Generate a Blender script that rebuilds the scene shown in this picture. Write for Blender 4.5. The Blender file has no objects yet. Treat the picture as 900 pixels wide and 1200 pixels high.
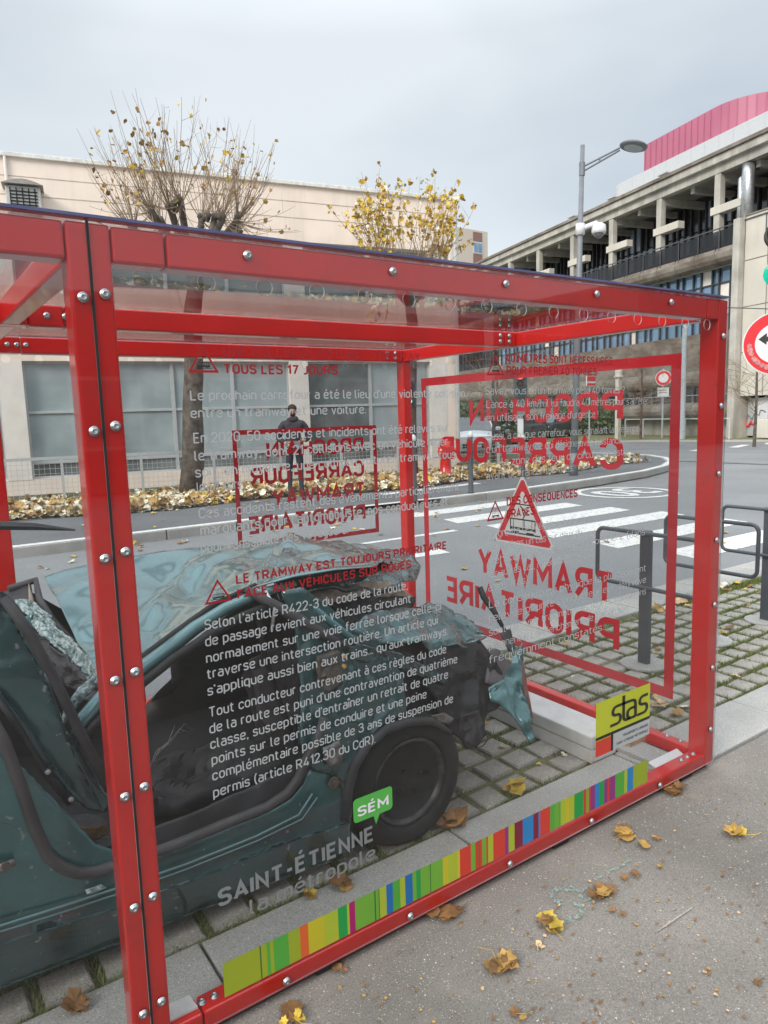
import bpy, bmesh, math, random
from mathutils import Vector, Matrix, noise
random.seed(7)
S = bpy.context.scene
COL = S.collection
# ------------------------------------------------------------------ camera
FPX, YAW, PIT, ROL = 831.64, .602197, .133838, -.0299776
CAM = Vector((0, 0, 1.6))
_cy, _sy, _cp, _sp = math.cos(YAW), math.sin(YAW), math.cos(PIT), math.sin(PIT)
FW = Vector((_sy*_cp, _cy*_cp, -_sp)); _rt = Vector((_cy, -_sy, 0)); _up = _rt.cross(FW)
RT = math.cos(ROL)*_rt + math.sin(ROL)*_up
UP = -math.sin(ROL)*_rt + math.cos(ROL)*_up
cd = bpy.data.cameras.new('camera'); co = bpy.data.objects.new('camera', cd); COL.objects.link(co)
co.matrix_world = Matrix(((RT.x, UP.x, -FW.x, CAM.x), (RT.y, UP.y, -FW.y, CAM.y), (RT.z, UP.z, -FW.z, CAM.z), (0, 0, 0, 1)))
cd.sensor_fit = 'HORIZONTAL'; cd.sensor_width = 36; cd.lens = FPX/900*36; cd.clip_start = .02; cd.clip_end = 2000
S.camera = co
# ------------------------------------------------------------------ world, sun, exposure
SUN_EL, SUN_AZ = math.radians(31), math.radians(-106)     # azimuth clockwise from +Y
W = bpy.data.worlds.new('World'); S.world = W; W.use_nodes = True
nt = W.node_tree; nt.nodes.clear()
def N(t, k, **kw):
    n = t.nodes.new(k)
    for a, b in kw.items():
        if a.startswith('i_'): n.inputs[a[2:].replace('_', ' ')].default_value = b
        else: setattr(n, a, b)
    return n
out = N(nt, 'ShaderNodeOutputWorld'); mixs = N(nt, 'ShaderNodeMixShader'); mixs.inputs[0].default_value = .9
sky = N(nt, 'ShaderNodeTexSky', sky_type='NISHITA', sun_disc=False); sky.sun_elevation = SUN_EL; sky.sun_rotation = SUN_AZ
b1 = N(nt, 'ShaderNodeBackground'); b1.inputs[1].default_value = .08
b2_ = N(nt, 'ShaderNodeBackground'); b2_.inputs[1].default_value = 1.0
tc = N(nt, 'ShaderNodeTexCoord'); mp = N(nt, 'ShaderNodeMapping'); mp.inputs['Scale'].default_value = (1.1, 1.1, 2.6)
nz = N(nt, 'ShaderNodeTexNoise'); nz.inputs['Scale'].default_value = 1.3; nz.inputs['Detail'].default_value = 4; nz.inputs['Roughness'].default_value = .48
cr = N(nt, 'ShaderNodeValToRGB')
e = cr.color_ramp.elements; e[0].position = .34; e[0].color = (.325, .363, .398, 1); e[1].position = .62; e[1].color = (.465, .497, .517, 1)
sx = N(nt, 'ShaderNodeSeparateXYZ'); mr = N(nt, 'ShaderNodeMapRange'); mr.inputs['From Min'].default_value = .44; mr.inputs['From Max'].default_value = 1; mr.inputs['To Min'].default_value = 1.0; mr.inputs['To Max'].default_value = 3.3
vm = N(nt, 'ShaderNodeVectorMath', operation='SCALE')
L = nt.links.new
L(tc.outputs['Generated'], mp.inputs[0]); L(mp.outputs[0], nz.inputs['Vector']); L(nz.outputs[0], cr.inputs[0])
L(tc.outputs['Generated'], sx.inputs[0]); L(sx.outputs[2], mr.inputs[0]); L(cr.outputs[0], vm.inputs[0]); L(mr.outputs[0], vm.inputs['Scale'])
L(vm.outputs[0], b2_.inputs[0]); L(sky.outputs[0], b1.inputs[0]); L(b1.outputs[0], mixs.inputs[1]); L(b2_.outputs[0], mixs.inputs[2]); L(mixs.outputs[0], out.inputs[0])
sl = bpy.data.lights.new('sun', 'SUN'); sl.energy = 1.5; sl.angle = math.radians(22); sl.color = (1, .93, .84)
so = bpy.data.objects.new('sun', sl); COL.objects.link(so)
sd = Vector((math.sin(SUN_AZ)*math.cos(SUN_EL), math.cos(SUN_AZ)*math.cos(SUN_EL), math.sin(SUN_EL)))
so.rotation_euler = sd.to_track_quat('Z', 'Y').to_euler()
S.view_settings.view_transform = 'Standard'; S.view_settings.look = 'None'; S.view_settings.exposure = 0.88; S.view_settings.gamma = 1
S.cycles.transparent_max_bounces = 32; S.cycles.max_bounces = 10; S.cycles.caustics_reflective = False; S.cycles.caustics_refractive = False

# ------------------------------------------------------------------ point helpers
def ray(px, py): return FW + RT*((px-450)/FPX) - UP*((py-600)/FPX)
def at(px, py, ax, v):
    r = ray(px, py); i = 'xyz'.index(ax); return CAM + r*((v-CAM[i])/r[i])
class Plane:                                   # vertical plane: origin o, direction u along it, n towards the viewer
    def __init__(s, o, u, n): s.o = Vector(o); s.u = Vector(u).normalized(); s.n = Vector(n).normalized()
    def px(s, x, y):
        r = ray(x, y); t = s.n.dot(s.o-CAM)/s.n.dot(r); p = CAM + r*t - s.o; return (p.dot(s.u), p.z + s.o.z)
    def w(s, a, z, o=0): return Vector((s.o.x, s.o.y, 0)) + s.u*a + s.n*o + Vector((0, 0, z))
# ------------------------------------------------------------------ mesh helpers
class MB:
    def __init__(s): s.v = []; s.f = []; s.m = []
    def add(s, vs, fs, mi=0):
        b = len(s.v); s.v += [tuple(p) for p in vs]; s.f += [tuple(b+i for i in f) for f in fs]; s.m += [mi]*len(fs); return s
    def hexa(s, p, mi=0):      # p: 8 points, bottom 4 ccw, top 4
        return s.add(p, [(3, 2, 1, 0), (4, 5, 6, 7), (0, 1, 5, 4), (1, 2, 6, 5), (2, 3, 7, 6), (3, 0, 4, 7)], mi)
    def box(s, x0, x1, y0, y1, z0, z1, mi=0):
        return s.hexa([(x0, y0, z0), (x1, y0, z0), (x1, y1, z0), (x0, y1, z0), (x0, y0, z1), (x1, y0, z1), (x1, y1, z1), (x0, y1, z1)], mi)
    def pbox(s, P, a0, a1, z0, z1, o0, o1, mi=0):   # box on a vertical plane
        q = lambda a, z, o: P.w(a, z, o)
        return s.hexa([q(a0, z0, o1), q(a1, z0, o1), q(a1, z0, o0), q(a0, z0, o0), q(a0, z1, o1), q(a1, z1, o1), q(a1, z1, o0), q(a0, z1, o0)], mi)
    def prism(s, pts, off, mi=0):  # polygon (3D pts) extruded by vector off
        n = len(pts); off = Vector(off); a = [Vector(p) for p in pts]; b = [p+off for p in a]
        return s.add(a+b, [tuple(range(n-1, -1, -1)), tuple(range(n, 2*n))]+[(i, (i+1) % n, n+(i+1) % n, n+i) for i in range(n)], mi)
    def tube(s, pts, r, n=8, mi=0, caps=True):
        pts = [Vector(p) for p in pts]; R = r if isinstance(r, (list, tuple)) else [r]*len(pts)
        vs = []; up = None
        for i, p in enumerate(pts):
            d = (pts[min(i+1, len(pts)-1)]-pts[max(i-1, 0)])
            if d.length < 1e-9: d = Vector((0, 0, 1))
            d.normalize()
            if up is None: up = Vector((0, 0, 1)) if abs(d.z) < .9 else Vector((1, 0, 0))
            a = d.cross(up)
            if a.length < 1e-4: a = d.orthogonal()
            a.normalize(); b = a.cross(d).normalized(); up = b
            for k in range(n):
                t = 2*math.pi*k/n; vs.append(p + (a*math.cos(t)+b*math.sin(t))*R[i])
        fs = []
        for i in range(len(pts)-1):
            for k in range(n): fs.append((i*n+k, i*n+(k+1) % n, (i+1)*n+(k+1) % n, (i+1)*n+k))
        if caps: fs += [tuple(range(n-1, -1, -1)), tuple(range((len(pts)-1)*n, len(pts)*n))]
        return s.add(vs, fs, mi)
    def lathe(s, o, ax, prof, n=16, mi=0):   # prof list of (r, h) along axis ax from o
        o = Vector(o); ax = Vector(ax).normalized(); a = ax.orthogonal().normalized(); b = ax.cross(a)
        vs = []
        for r, h in prof:
            for k in range(n):
                t = 2*math.pi*k/n; vs.append(o+ax*h+(a*math.cos(t)+b*math.sin(t))*r)
        fs = [(i*n+k, i*n+(k+1) % n, (i+1)*n+(k+1) % n, (i+1)*n+k) for i in range(len(prof)-1) for k in range(n)]
        fs += [tuple(range(n-1, -1, -1)), tuple(range((len(prof)-1)*n, len(prof)*n))]
        return s.add(vs, fs, mi)
    def mesh(s, name, mats):
        me = bpy.data.meshes.new(name); me.from_pydata(s.v, [], s.f)
        for m in mats: me.materials.append(m)
        if any(s.m): me.polygons.foreach_set('material_index', s.m)
        me.validate(clean_customdata=False); me.update(); return me
def link(name, me, parent=None, **kw):
    o = bpy.data.objects.new(name, me); COL.objects.link(o)
    if parent: o.parent = parent; o.matrix_parent_inverse = parent_inv(parent)
    for k, v in kw.items(): o[k] = v
    return o
def parent_inv(p):
    m = Matrix.Identity(4); chain = []
    q = p
    while q: chain.append(q); q = q.parent
    m = Matrix.Identity(4)
    for c in reversed(chain):
        if c.parent: m = m @ c.matrix_parent_inverse
        m = m @ Matrix.Translation(c.location) @ c.rotation_euler.to_matrix().to_4x4()
    return m.inverted()
def obj(name, mb, mats, parent=None, bevel=0, smooth=False, solid=0, **kw):
    mats = mats if isinstance(mats, (list, tuple)) else [mats]
    me = mb.mesh(name, mats) if isinstance(mb, MB) else mb
    o = link(name, me, parent, **kw)
    if solid: m = o.modifiers.new('s', 'SOLIDIFY'); m.thickness = solid; m.offset = 0
    if bevel: m = o.modifiers.new('b', 'BEVEL'); m.width = bevel; m.segments = 2; m.limit_method = 'ANGLE'
    if smooth: me.polygons.foreach_set('use_smooth', [True]*len(me.polygons))
    return o
def thing(name, label, cat, loc=(0, 0, 0), group=None):
    o = bpy.data.objects.new(name, None); COL.objects.link(o); o.location = loc; o['label'] = label; o['category'] = cat
    if group: o['group'] = group
    o.empty_display_size = .1
    return o
def dup_tree(root, loc, label=None, rotz=None):
    r = root.copy(); COL.objects.link(r); r.location = loc
    if rotz is not None: r.rotation_euler = (0, 0, rotz)
    if label: r['label'] = label
    for ch in list(root.children):
        c = ch.copy(); COL.objects.link(c); c.parent = r
        for g in list(ch.children):
            d = g.copy(); COL.objects.link(d); d.parent = c
    return r
# ------------------------------------------------------------------ materials
def lin(c):
    return tuple((x/12.92 if x <= .04045 else ((x+.055)/1.055)**2.4) for x in [v/255 for v in c])+(1,)
MATS = {}
def mat(name, col, rough=.6, metal=0, var=.15, scale=8, bump=.0, bscale=60, coat=0, spec=.5, col2=None, thr=None, detail=6, vec='Object', emit=0):
    if name in MATS: return MATS[name]
    m = bpy.data.materials.new(name); m.use_nodes = True; t = m.node_tree; bs = t.nodes['Principled BSDF']
    bs.inputs['Roughness'].default_value = rough; bs.inputs['Metallic'].default_value = metal
    bs.inputs['Specular IOR Level'].default_value = spec; bs.inputs['Coat Weight'].default_value = coat; bs.inputs['Coat Roughness'].default_value = .06
    tcn = N(t, 'ShaderNodeTexCoord'); n1 = N(t, 'ShaderNodeTexNoise'); n1.inputs['Scale'].default_value = scale; n1.inputs['Detail'].default_value = detail
    t.links.new(tcn.outputs[vec], n1.inputs['Vector'])
    r = N(t, 'ShaderNodeValToRGB'); c = col[:3]
    c2 = col2[:3] if col2 else tuple(x*(1-var*1.6) for x in c)
    c1 = c if col2 else tuple(min(1, x*(1+var)) for x in c)
    r.color_ramp.elements[0].color = (*c2, 1); r.color_ramp.elements[1].color = (*c1, 1)
    lo, hi = thr if thr else (.3, .7)
    r.color_ramp.elements[0].position = lo; r.color_ramp.elements[1].position = hi
    t.links.new(n1.outputs[0], r.inputs[0]); t.links.new(r.outputs[0], bs.inputs['Base Color'])
    if emit:
        bs.inputs['Emission Color'].default_value = (*c, 1); bs.inputs['Emission Strength'].default_value = emit
    if bump:
        n2 = N(t, 'ShaderNodeTexNoise'); n2.inputs['Scale'].default_value = bscale; n2.inputs['Detail'].default_value = 4
        t.links.new(tcn.outputs[vec], n2.inputs['Vector'])
        bp = N(t, 'ShaderNodeBump'); bp.inputs['Strength'].default_value = bump; bp.inputs['Distance'].default_value = .02
        t.links.new(n2.outputs[0], bp.inputs['Height']); t.links.new(bp.outputs[0], bs.inputs['Normal'])
    MATS[name] = m; return m
def speckle(name, base, dark, light, rough=.85, sc=140, patch=1.2, bump=.35, pv=.25):
    """aggregate: large soft patches, fine grain, scattered pale and dark chips"""
    m = bpy.data.materials.new(name); m.use_nodes = True; t = m.node_tree; bs = t.nodes['Principled BSDF']; bs.inputs['Roughness'].default_value = rough
    tcn = N(t, 'ShaderNodeTexCoord'); V = tcn.outputs['Object']
    def noi(s, d=3):
        n = N(t, 'ShaderNodeTexNoise'); n.inputs['Scale'].default_value = s; n.inputs['Detail'].default_value = d; t.links.new(V, n.inputs['Vector']); return n.outputs[0]
    def ramp(src, p0, p1, c0, c1):
        r = N(t, 'ShaderNodeValToRGB'); r.color_ramp.elements[0].position = p0; r.color_ramp.elements[1].position = p1
        r.color_ramp.elements[0].color = (*c0, 1); r.color_ramp.elements[1].color = (*c1, 1); t.links.new(src, r.inputs[0]); return r.outputs[0]
    def mix(f, a, b, mode='MIX'):
        n = N(t, 'ShaderNodeMix', data_type='RGBA', blend_type=mode)
        for s_, i in ((f, 0), (a, 6), (b, 7)):
            if hasattr(s_, 'is_linked'): t.links.new(s_, n.inputs[i])
            else: n.inputs[i].default_value = s_
        return n.outputs[2]
    g = ramp(noi(sc, 2), .3, .7, tuple(x*.72 for x in base), tuple(x*1.22 for x in base))
    pt = ramp(noi(patch, 5), .3, .72, (1-pv,)*3, (1+pv*.5,)*3)
    c = mix(1.0, g, pt, 'MULTIPLY')
    def chips(scale, thr, colr, c):
        v = N(t, 'ShaderNodeTexVoronoi'); v.inputs['Scale'].default_value = scale; t.links.new(V, v.inputs['Vector'])
        w = N(t, 'ShaderNodeTexWhiteNoise'); t.links.new(v.outputs['Position'], w.inputs[0])
        near = ramp(v.outputs['Distance'], .22, .34, (1, 1, 1), (0, 0, 0)); sel = ramp(w.outputs[0], thr, thr+.01, (0, 0, 0), (1, 1, 1))
        return mix(mix(1.0, near, sel, 'MULTIPLY'), c, (*colr, 1))
    c = chips(sc*.9, .86, light, c); c = chips(sc*.55, .965, tuple(min(1, x*1.25) for x in light), c); c = chips(sc*.7, .88, dark, c)
    t.links.new(c, bs.inputs['Base Color'])
    bp = N(t, 'ShaderNodeBump'); bp.inputs['Strength'].default_value = bump; bp.inputs['Distance'].default_value = .004
    t.links.new(noi(sc*.8, 3), bp.inputs['Height']); t.links.new(bp.outputs[0], bs.inputs['Normal'])
    MATS[name] = m; return m
def glassy(name, tint=(.968, .972, .972), ior=1.49, rough=.0, haze=0.0, rs=1.0):
    m = bpy.data.materials.new(name); m.use_nodes = True; t = m.node_tree; t.nodes.clear()
    o = N(t, 'ShaderNodeOutputMaterial'); mx = N(t, 'ShaderNodeMixShader'); tr = N(t, 'ShaderNodeBsdfTransparent'); gl = N(t, 'ShaderNodeBsdfGlossy'); fr = N(t, 'ShaderNodeFresnel')
    fr.inputs[0].default_value = ior; tr.inputs[0].default_value = (*tint, 1); gl.inputs['Roughness'].default_value = rough
    gl.inputs[0].default_value = (rs, rs, rs, 1)
    src = tr.outputs[0]
    if haze:
        df = N(t, 'ShaderNodeBsdfDiffuse'); df.inputs[0].default_value = (.8, .82, .84, 1); m2 = N(t, 'ShaderNodeMixShader')
        tcn = N(t, 'ShaderNodeTexCoord'); nn = N(t, 'ShaderNodeTexNoise'); nn.inputs['Scale'].default_value = 2.2; nn.inputs['Detail'].default_value = 6
        mr_ = N(t, 'ShaderNodeMapRange'); mr_.inputs['From Min'].default_value = .3; mr_.inputs['From Max'].default_value = .75; mr_.inputs['To Min'].default_value = haze*.3; mr_.inputs['To Max'].default_value = haze*1.5
        t.links.new(tcn.outputs['Object'], nn.inputs['Vector']); t.links.new(nn.outputs[0], mr_.inputs[0]); t.links.new(mr_.outputs[0], m2.inputs[0])
        t.links.new(tr.outputs[0], m2.inputs[1]); t.links.new(df.outputs[0], m2.inputs[2]); src = m2.outputs[0]
    ge = N(t, 'ShaderNodeNewGeometry'); mi_ = N(t, 'ShaderNodeMapRange'); mi_.inputs['To Min'].default_value = ior; mi_.inputs['To Max'].default_value = 1/ior
    t.links.new(ge.outputs['Backfacing'], mi_.inputs[0]); t.links.new(mi_.outputs[0], fr.inputs[0])
    t.links.new(fr.outputs[0], mx.inputs[0]); t.links.new(src, mx.inputs[1]); t.links.new(gl.outputs[0], mx.inputs[2]); t.links.new(mx.outputs[0], o.inputs[0])
    MATS[name] = m; return m

M_asph = speckle('pavement_asphalt', (.235, .212, .19), (.10, .09, .08), (.48, .43, .36), sc=190, pv=.34)
M_road = speckle('road_asphalt', (.235, .24, .248), (.10, .10, .10), (.42, .42, .42), sc=110, patch=.5, pv=.18)
M_walk = speckle('far_asphalt', (.15, .155, .165), (.06, .06, .06), (.26, .26, .26), sc=60, patch=.6)
M_gran = speckle('granite', (.42, .41, .385), (.16, .15, .14), (.66, .64, .6), sc=230, patch=2.5, pv=.12)
M_kerbc = speckle('kerb_concrete', (.40, .39, .365), (.22, .2, .18), (.55, .53, .5), sc=120, patch=2)
M_paver = speckle('paver_stone', (.36, .335, .295), (.17, .16, .14), (.48, .46, .42), sc=160, patch=4, pv=.3)
M_joint = mat('joint_soil', (.17, .18, .07), .95, col2=(.12, .11, .07), scale=40, bump=.5)
M_grass = mat('grass_blades', (.17, .24, .05), .7, col2=(.15, .15, .05), scale=9)
M_paint = mat('road_paint', (.74, .74, .72), .75, scale=26, thr=(.34, .46), col2=(.36, .36, .36), detail=9)
M_white = mat('white_concrete', (.66, .655, .64), .7, var=.06, scale=12, bump=.1)
M_red = mat('red_enamel', (.68, .013, .010), .28, var=.05, scale=5, coat=.6, bump=.02, bscale=9)
M_steel = mat('zinc_steel', (.50, .52, .53), .38, metal=1, var=.25, scale=300)
M_dark = mat('dark_gap', (.015, .015, .016), .8)
M_tintr = mat('print_red', (.33, .007, .012), .5, var=.04)
M_bred = mat('sticker_red', (.72, .012, .025), .5, var=.04)
M_tgrey = mat('print_grey', (.43, .44, .45), .6, var=.04)
M_tdgrey = mat('print_dark_grey', (.21, .215, .22), .6, var=.04)
M_twhite = mat('print_white', (.78, .78, .78), .5, var=.02)
M_tblack = mat('print_black', (.02, .02, .02), .5)
M_pane = glassy('acrylic_pane', haze=.0015, rs=.5)
M_edge = mat('pane_edge', (.42, .45, .47), .35, var=.2)
M_blue = mat('sealing_strip_blue', (.10, .11, .24), .5)
M_leaf = [mat('leaf_%s' % n, c, .7, var=.3, scale=14) for n, c in (('ochre', (.46, .27, .07)), ('tan', (.62, .43, .23)), ('yellow', (.62, .43, .06)), ('brown', (.26, .13, .045)), ('pale', (.85, .74, .58)))]

def streak(m, amt=.25, sx=2.2, sz=.12, thr=(.45, .75), col=(.30, .27, .24)):
    t = m.node_tree; bs = t.nodes['Principled BSDF']; src = bs.inputs['Base Color'].links[0].from_socket
    tcn = N(t, 'ShaderNodeTexCoord'); mp_ = N(t, 'ShaderNodeMapping'); mp_.inputs['Scale'].default_value = (sx, sx, sz); n = N(t, 'ShaderNodeTexNoise'); n.inputs['Scale'].default_value = 1.0; n.inputs['Detail'].default_value = 8; n.inputs['Roughness'].default_value = .7
    r = N(t, 'ShaderNodeMapRange'); r.inputs['From Min'].default_value = thr[0]; r.inputs['From Max'].default_value = thr[1]; r.inputs['To Max'].default_value = amt
    mx = N(t, 'ShaderNodeMix', data_type='RGBA'); mx.inputs[7].default_value = (*col, 1)
    t.links.new(tcn.outputs['Object'], mp_.inputs[0]); t.links.new(mp_.outputs[0], n.inputs[0]); t.links.new(n.outputs[0], r.inputs[0]); t.links.new(r.outputs[0], mx.inputs[0]); t.links.new(src, mx.inputs[6]); t.links.new(mx.outputs[2], bs.inputs['Base Color'])
streak(M_red, .55, 9, 9, (.56, .80), (.20, .03, .02)); streak(M_red, .5, 70, 70, (.66, .72), (.42, .16, .13))
streak(M_asph, .30, 1.3, 1.3, (.50, .75), (.15, .135, .12)); streak(M_asph, .22, 4, 4, (.55, .75), (.40, .35, .28)); streak(M_road, .30, .35, 1.0, (.45, .7), (.17, .175, .18)); streak(M_gran, .3, 6, 6, (.5, .75), (.25, .23, .18)); streak(M_white, .45, 9, 9, (.5, .75), (.36, .33, .28))
# ------------------------------------------------------------------ ground, paving, road
def slab(mb, poly, z0, z1, mi=0): mb.prism([(x, y, z0) for x, y in poly][::-1], (0, 0, z1-z0), mi)
g = MB(); g.add([(-600, -600, -.06), (900, -600, -.06), (900, 900, -.06), (-600, 900, -.06)], [(0, 1, 2, 3)]); obj('ground', g, M_road, kind='structure')
g = MB(); n_ = 90
# gently uneven footway sheet
xs = [-14+30*i/n_ for i in range(n_+1)]; ys = [-9+10.685*i/36 for i in range(37)]
vs = [(x, y, .006*noise.noise(Vector((x*.9, y*.9, 3)))-.004) for y in ys for x in xs]
fs = [(j*(n_+1)+i, j*(n_+1)+i+1, (j+1)*(n_+1)+i+1, (j+1)*(n_+1)+i) for j in range(36) for i in range(n_)]
g.add(vs, fs); foot = obj('footway', g, M_asph, smooth=True, kind='structure')
g = MB(); g.box(-14, 16, 1.70, 3.8, -.05, -.014); paving = obj('paving_bed', g, M_joint, kind='structure')
# granite strip stones, flush with the footway
x = -5.37
sm = None
for i in range(20):
    g = MB(); g.box(x+.005, x+.995, 1.694, 1.992, -.03, .006+.002*(i % 3)); obj('granite_slab', g, M_gran, paving, bevel=.006); x += 1.0
# pavers
pv_mesh = []
for k in range(6):
    g = MB(); a, b = .066+random.uniform(-.003, .002), .064+random.uniform(-.003, .002); h = .0
    j = lambda: random.uniform(-.004, .004)
    tp = [(-a+j()+.006, -b+j()+.006, .001), (a+j()-.006, -b+j()+.006, .003), (a+j()-.006, b+j()-.006, .002), (-a+j()+.006, b+j()-.006, .0)]
    md = [(-a, -b, -.006), (a, -b, -.006), (a, b, -.006), (-a, b, -.006)]; bt = [(x_, y_, -.03) for x_, y_, z_ in md]
    vs = bt+md+tp; fs = [(i, (i+1) % 4, 4+(i+1) % 4, 4+i) for i in range(4)]+[(4+i, 4+(i+1) % 4, 8+(i+1) % 4, 8+i) for i in range(4)]+[(8, 9, 10, 11)]
    g.add(vs, fs); pv_mesh.append(g)
pm = [q.mesh('paver', [M_paver]) for q in pv_mesh]
cells = []
PX, PY = .166, .160
for r in range(8):
    for c in range(-12, 62):
        cx = -.9+c*PX+(.5*PX if r % 2 else 0)*0+.012*math.sin(r*1.7); cy = 2.085+r*PY
        d = (Vector((cx, cy, 0))-CAM); dep = d.dot(FW)
        if dep < .3: continue
        u = 450+FPX*d.dot(RT)/dep; v = 600-FPX*d.dot(UP)/dep
        vis = (-30 < u < 930 and v < 1260)
        cells.append((0 if vis else 1, d.length, cx, cy))
cells.sort()
sheet_rest = MB()
for i, (o_, dd, cx, cy) in enumerate(cells):
    rz = random.uniform(-.035, .035)
    if i < 300:
        o = link('paver', random.choice(pm), paving); o.location = (cx, cy, random.uniform(-.004, .003)); o.rotation_euler = (random.uniform(-.02, .02), random.uniform(-.02, .02), rz)
    else:
        q = random.choice(pv_mesh); sheet_rest.add([(vx+cx, vy+cy, vz+random.uniform(-.001, .001)) for vx, vy, vz in q.v], q.f)
obj('distant_pavers', sheet_rest, M_paver, paving, kind='stuff')
# dropped kerb stones between paving and road
x = -6.2
for i in range(22):
    g = MB(); g.box(x+.006, x+.994, 3.375, 3.76, -.05, .012); obj('kerb_stone', g, M_kerbc, paving, bevel=.01); x += 1.0
road = MB(); road.box(-120, 140, 3.77, 9.82, -.05, -.02); road.box(20.0, 60, 9.82, 60, -.05, -.024)
road.box(16, 90, -60, 3.77, -.05, -.022)
obj('road', road, M_road, kind='structure')
mk = MB(); Z0, Z1 = -.02, -.014
def stripe(poly): slab(mk, poly, Z0+.002, Z1)
for y0, x0, x1 in ((4.27, 7.1, 9.2), (5.2, 7.0, 9.85), (6.2, 7.0, 9.9), (7.1, 7.0, 9.8), (8.02, 6.95, 9.75), (8.98, 6.9, 9.5)):
    stripe([(x0-.1, y0), (x1-.1, y0), (x1, y0+.46), (x0, y0+.46)])
for y0, x0, x1 in ((7.55, 4.6, 6.4), ): stripe([(x0, y0), (x1, y0-.06), (x1, y0+.06), (x0, y0+.08)])
stripe([(4.72, 6.42), (5.3, 6.36), (5.35, 6.7), (5.1, 6.55), (4.75, 6.62)])
stripe([(-30, 9.18), (4.4, 9.50), (4.4, 9.62), (-30, 9.30)]) if False else None
for a, b in ((24.5, 26.6), (27.2, 29.2), (29.9, 31.2)): stripe([(a, 15.0), (b, 15.6), (b, 15.95), (a, 15.4)])
obj('crossing_markings', mk, M_paint, kind='structure')
# painted speed roundel with digits, read from the far side
def text_mesh(s, off=.0):
    cu = bpy.data.curves.new('t', 'FONT'); cu.body = s; cu.size = 1; cu.offset = off; cu.resolution_u = 3
    o = bpy.data.objects.new('t', cu); COL.objects.link(o)
    dg = bpy.context.evaluated_depsgraph_get(); me = bpy.data.meshes.new_from_object(o.evaluated_get(dg))
    vs = [v.co.copy() for v in me.vertices]; fs = [tuple(p.vertices) for p in me.polygons]
    bpy.data.objects.remove(o); bpy.data.curves.remove(cu); bpy.data.meshes.remove(me)
    return vs, fs
_hv, _ = text_mesh('H'); CAPH = max(v.y for v in _hv)-min(v.y for v in _hv)
rm = MB(); cx, cy, ra, rb = 11.75, 8.72, .98, .98
ring = []
for k in range(48):
    t = 2*math.pi*k/48
    ring += [(cx+ra*math.cos(t), cy+rb*math.sin(t), -.014), (cx+(ra-.14)*math.cos(t), cy+(rb-.14)*math.sin(t), -.014)]
rm.add(ring, [(2*k, (2*k+2) % 96, (2*k+3) % 96, 2*k+1) for k in range(48)])
vs, fs = text_mesh('30', .02); w_ = max(v.x for v in vs)
rm.add([(cx+.62-(v.x/w_)*1.24, cy+.48-v.y/CAPH*.96, -.013) for v in vs], fs)
ro = obj('speed_roundel', rm, M_paint, kind='structure')
# far pavement with rounded corner and kerb
edge = [(-60, 9.80), (2, 9.80), (6.2, 9.86), (8.0, 9.80), (10.2, 9.84), (12.7, 10.1), (14.9, 10.45), (16.6, 11.0), (18.1, 11.8), (19.3, 12.8), (20.1, 13.9), (20.5, 15.1), (20.3, 16.6), (19.4, 18), (18.0, 19.6), (16.5, 24), (15.5, 40)]
g = MB(); inner = []
import itertools
def offs(pts, d):
    r = []
    for i, p in enumerate(pts):
        a = Vector(pts[max(i-1, 0)]); b = Vector(pts[min(i+1, len(pts)-1)]); t = (b-a).normalized(); r.append((p[0]-t.y*d, p[1]+t.x*d))
    return r
inn = offs(edge, .22)
poly = inn+[(-60, 40)]
g.add([(x, y, .10) for x, y in poly], [tuple(range(len(poly)))]); obj('far_pavement', g, M_walk, kind='structure')
kb = thing('kerb', 'pale concrete kerb curving round the far pavement corner', 'kerb', (8, 9.8, 0))
kb['kind'] = 'structure'; del kb['category']
seg = []
for i in range(len(edge)-1):
    a, b = Vector(edge[i]), Vector(edge[i+1]); a2, b2 = Vector(inn[i]), Vector(inn[i+1])
    n2 = max(1, min(60, int((b-a).length/1.0)))
    for k in range(n2):
        p, q = k/n2, (k+1)/n2; e1, e2 = a.lerp(b, p+.006/n2), a.lerp(b, q-.006/n2); f1, f2 = a2.lerp(b2, p+.006/n2), a2.lerp(b2, q-.006/n2)
        if e1.x < -14: continue
        m_ = MB(); zt = .115 if not (5.6 < e1.x < 7.2) else .03
        m_.hexa([(e1.x, e1.y, -.04), (e2.x, e2.y, -.04), (f2.x, f2.y, -.04), (f1.x, f1.y, -.04), (e1.x, e1.y, zt), (e2.x, e2.y, zt), (f2.x, f2.y, zt), (f1.x, f1.y, zt)])
        obj('kerb_stone', m_, M_kerbc, kb, bevel=.015)
# white painted line along kerb top + across verge
g = MB()
L_ = [(x, y) for x, y in offs(edge, .02)]; L2 = [(x, y) for x, y in offs(edge, .17)]
for i in range(1, 13): g.add([(L_[i][0], L_[i][1], .119), (L_[i+1][0], L_[i+1][1], .119), (L2[i+1][0], L2[i+1][1], .119), (L2[i][0], L2[i][1], .119)], [(0, 1, 2, 3)])
g.add([(-14, 9.83, .119), (2, 9.83, .119), (2, 9.98, .119), (-14, 9.98, .119)], [(0, 1, 2, 3)])
g.add([(7.7, 11.15, .106), (10.4, 11.35, .106), (10.4, 11.6, .106), (7.7, 11.4, .106)], [(0, 1, 2, 3)])
obj('kerb_line', g, M_paint, kind='structure')
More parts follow.
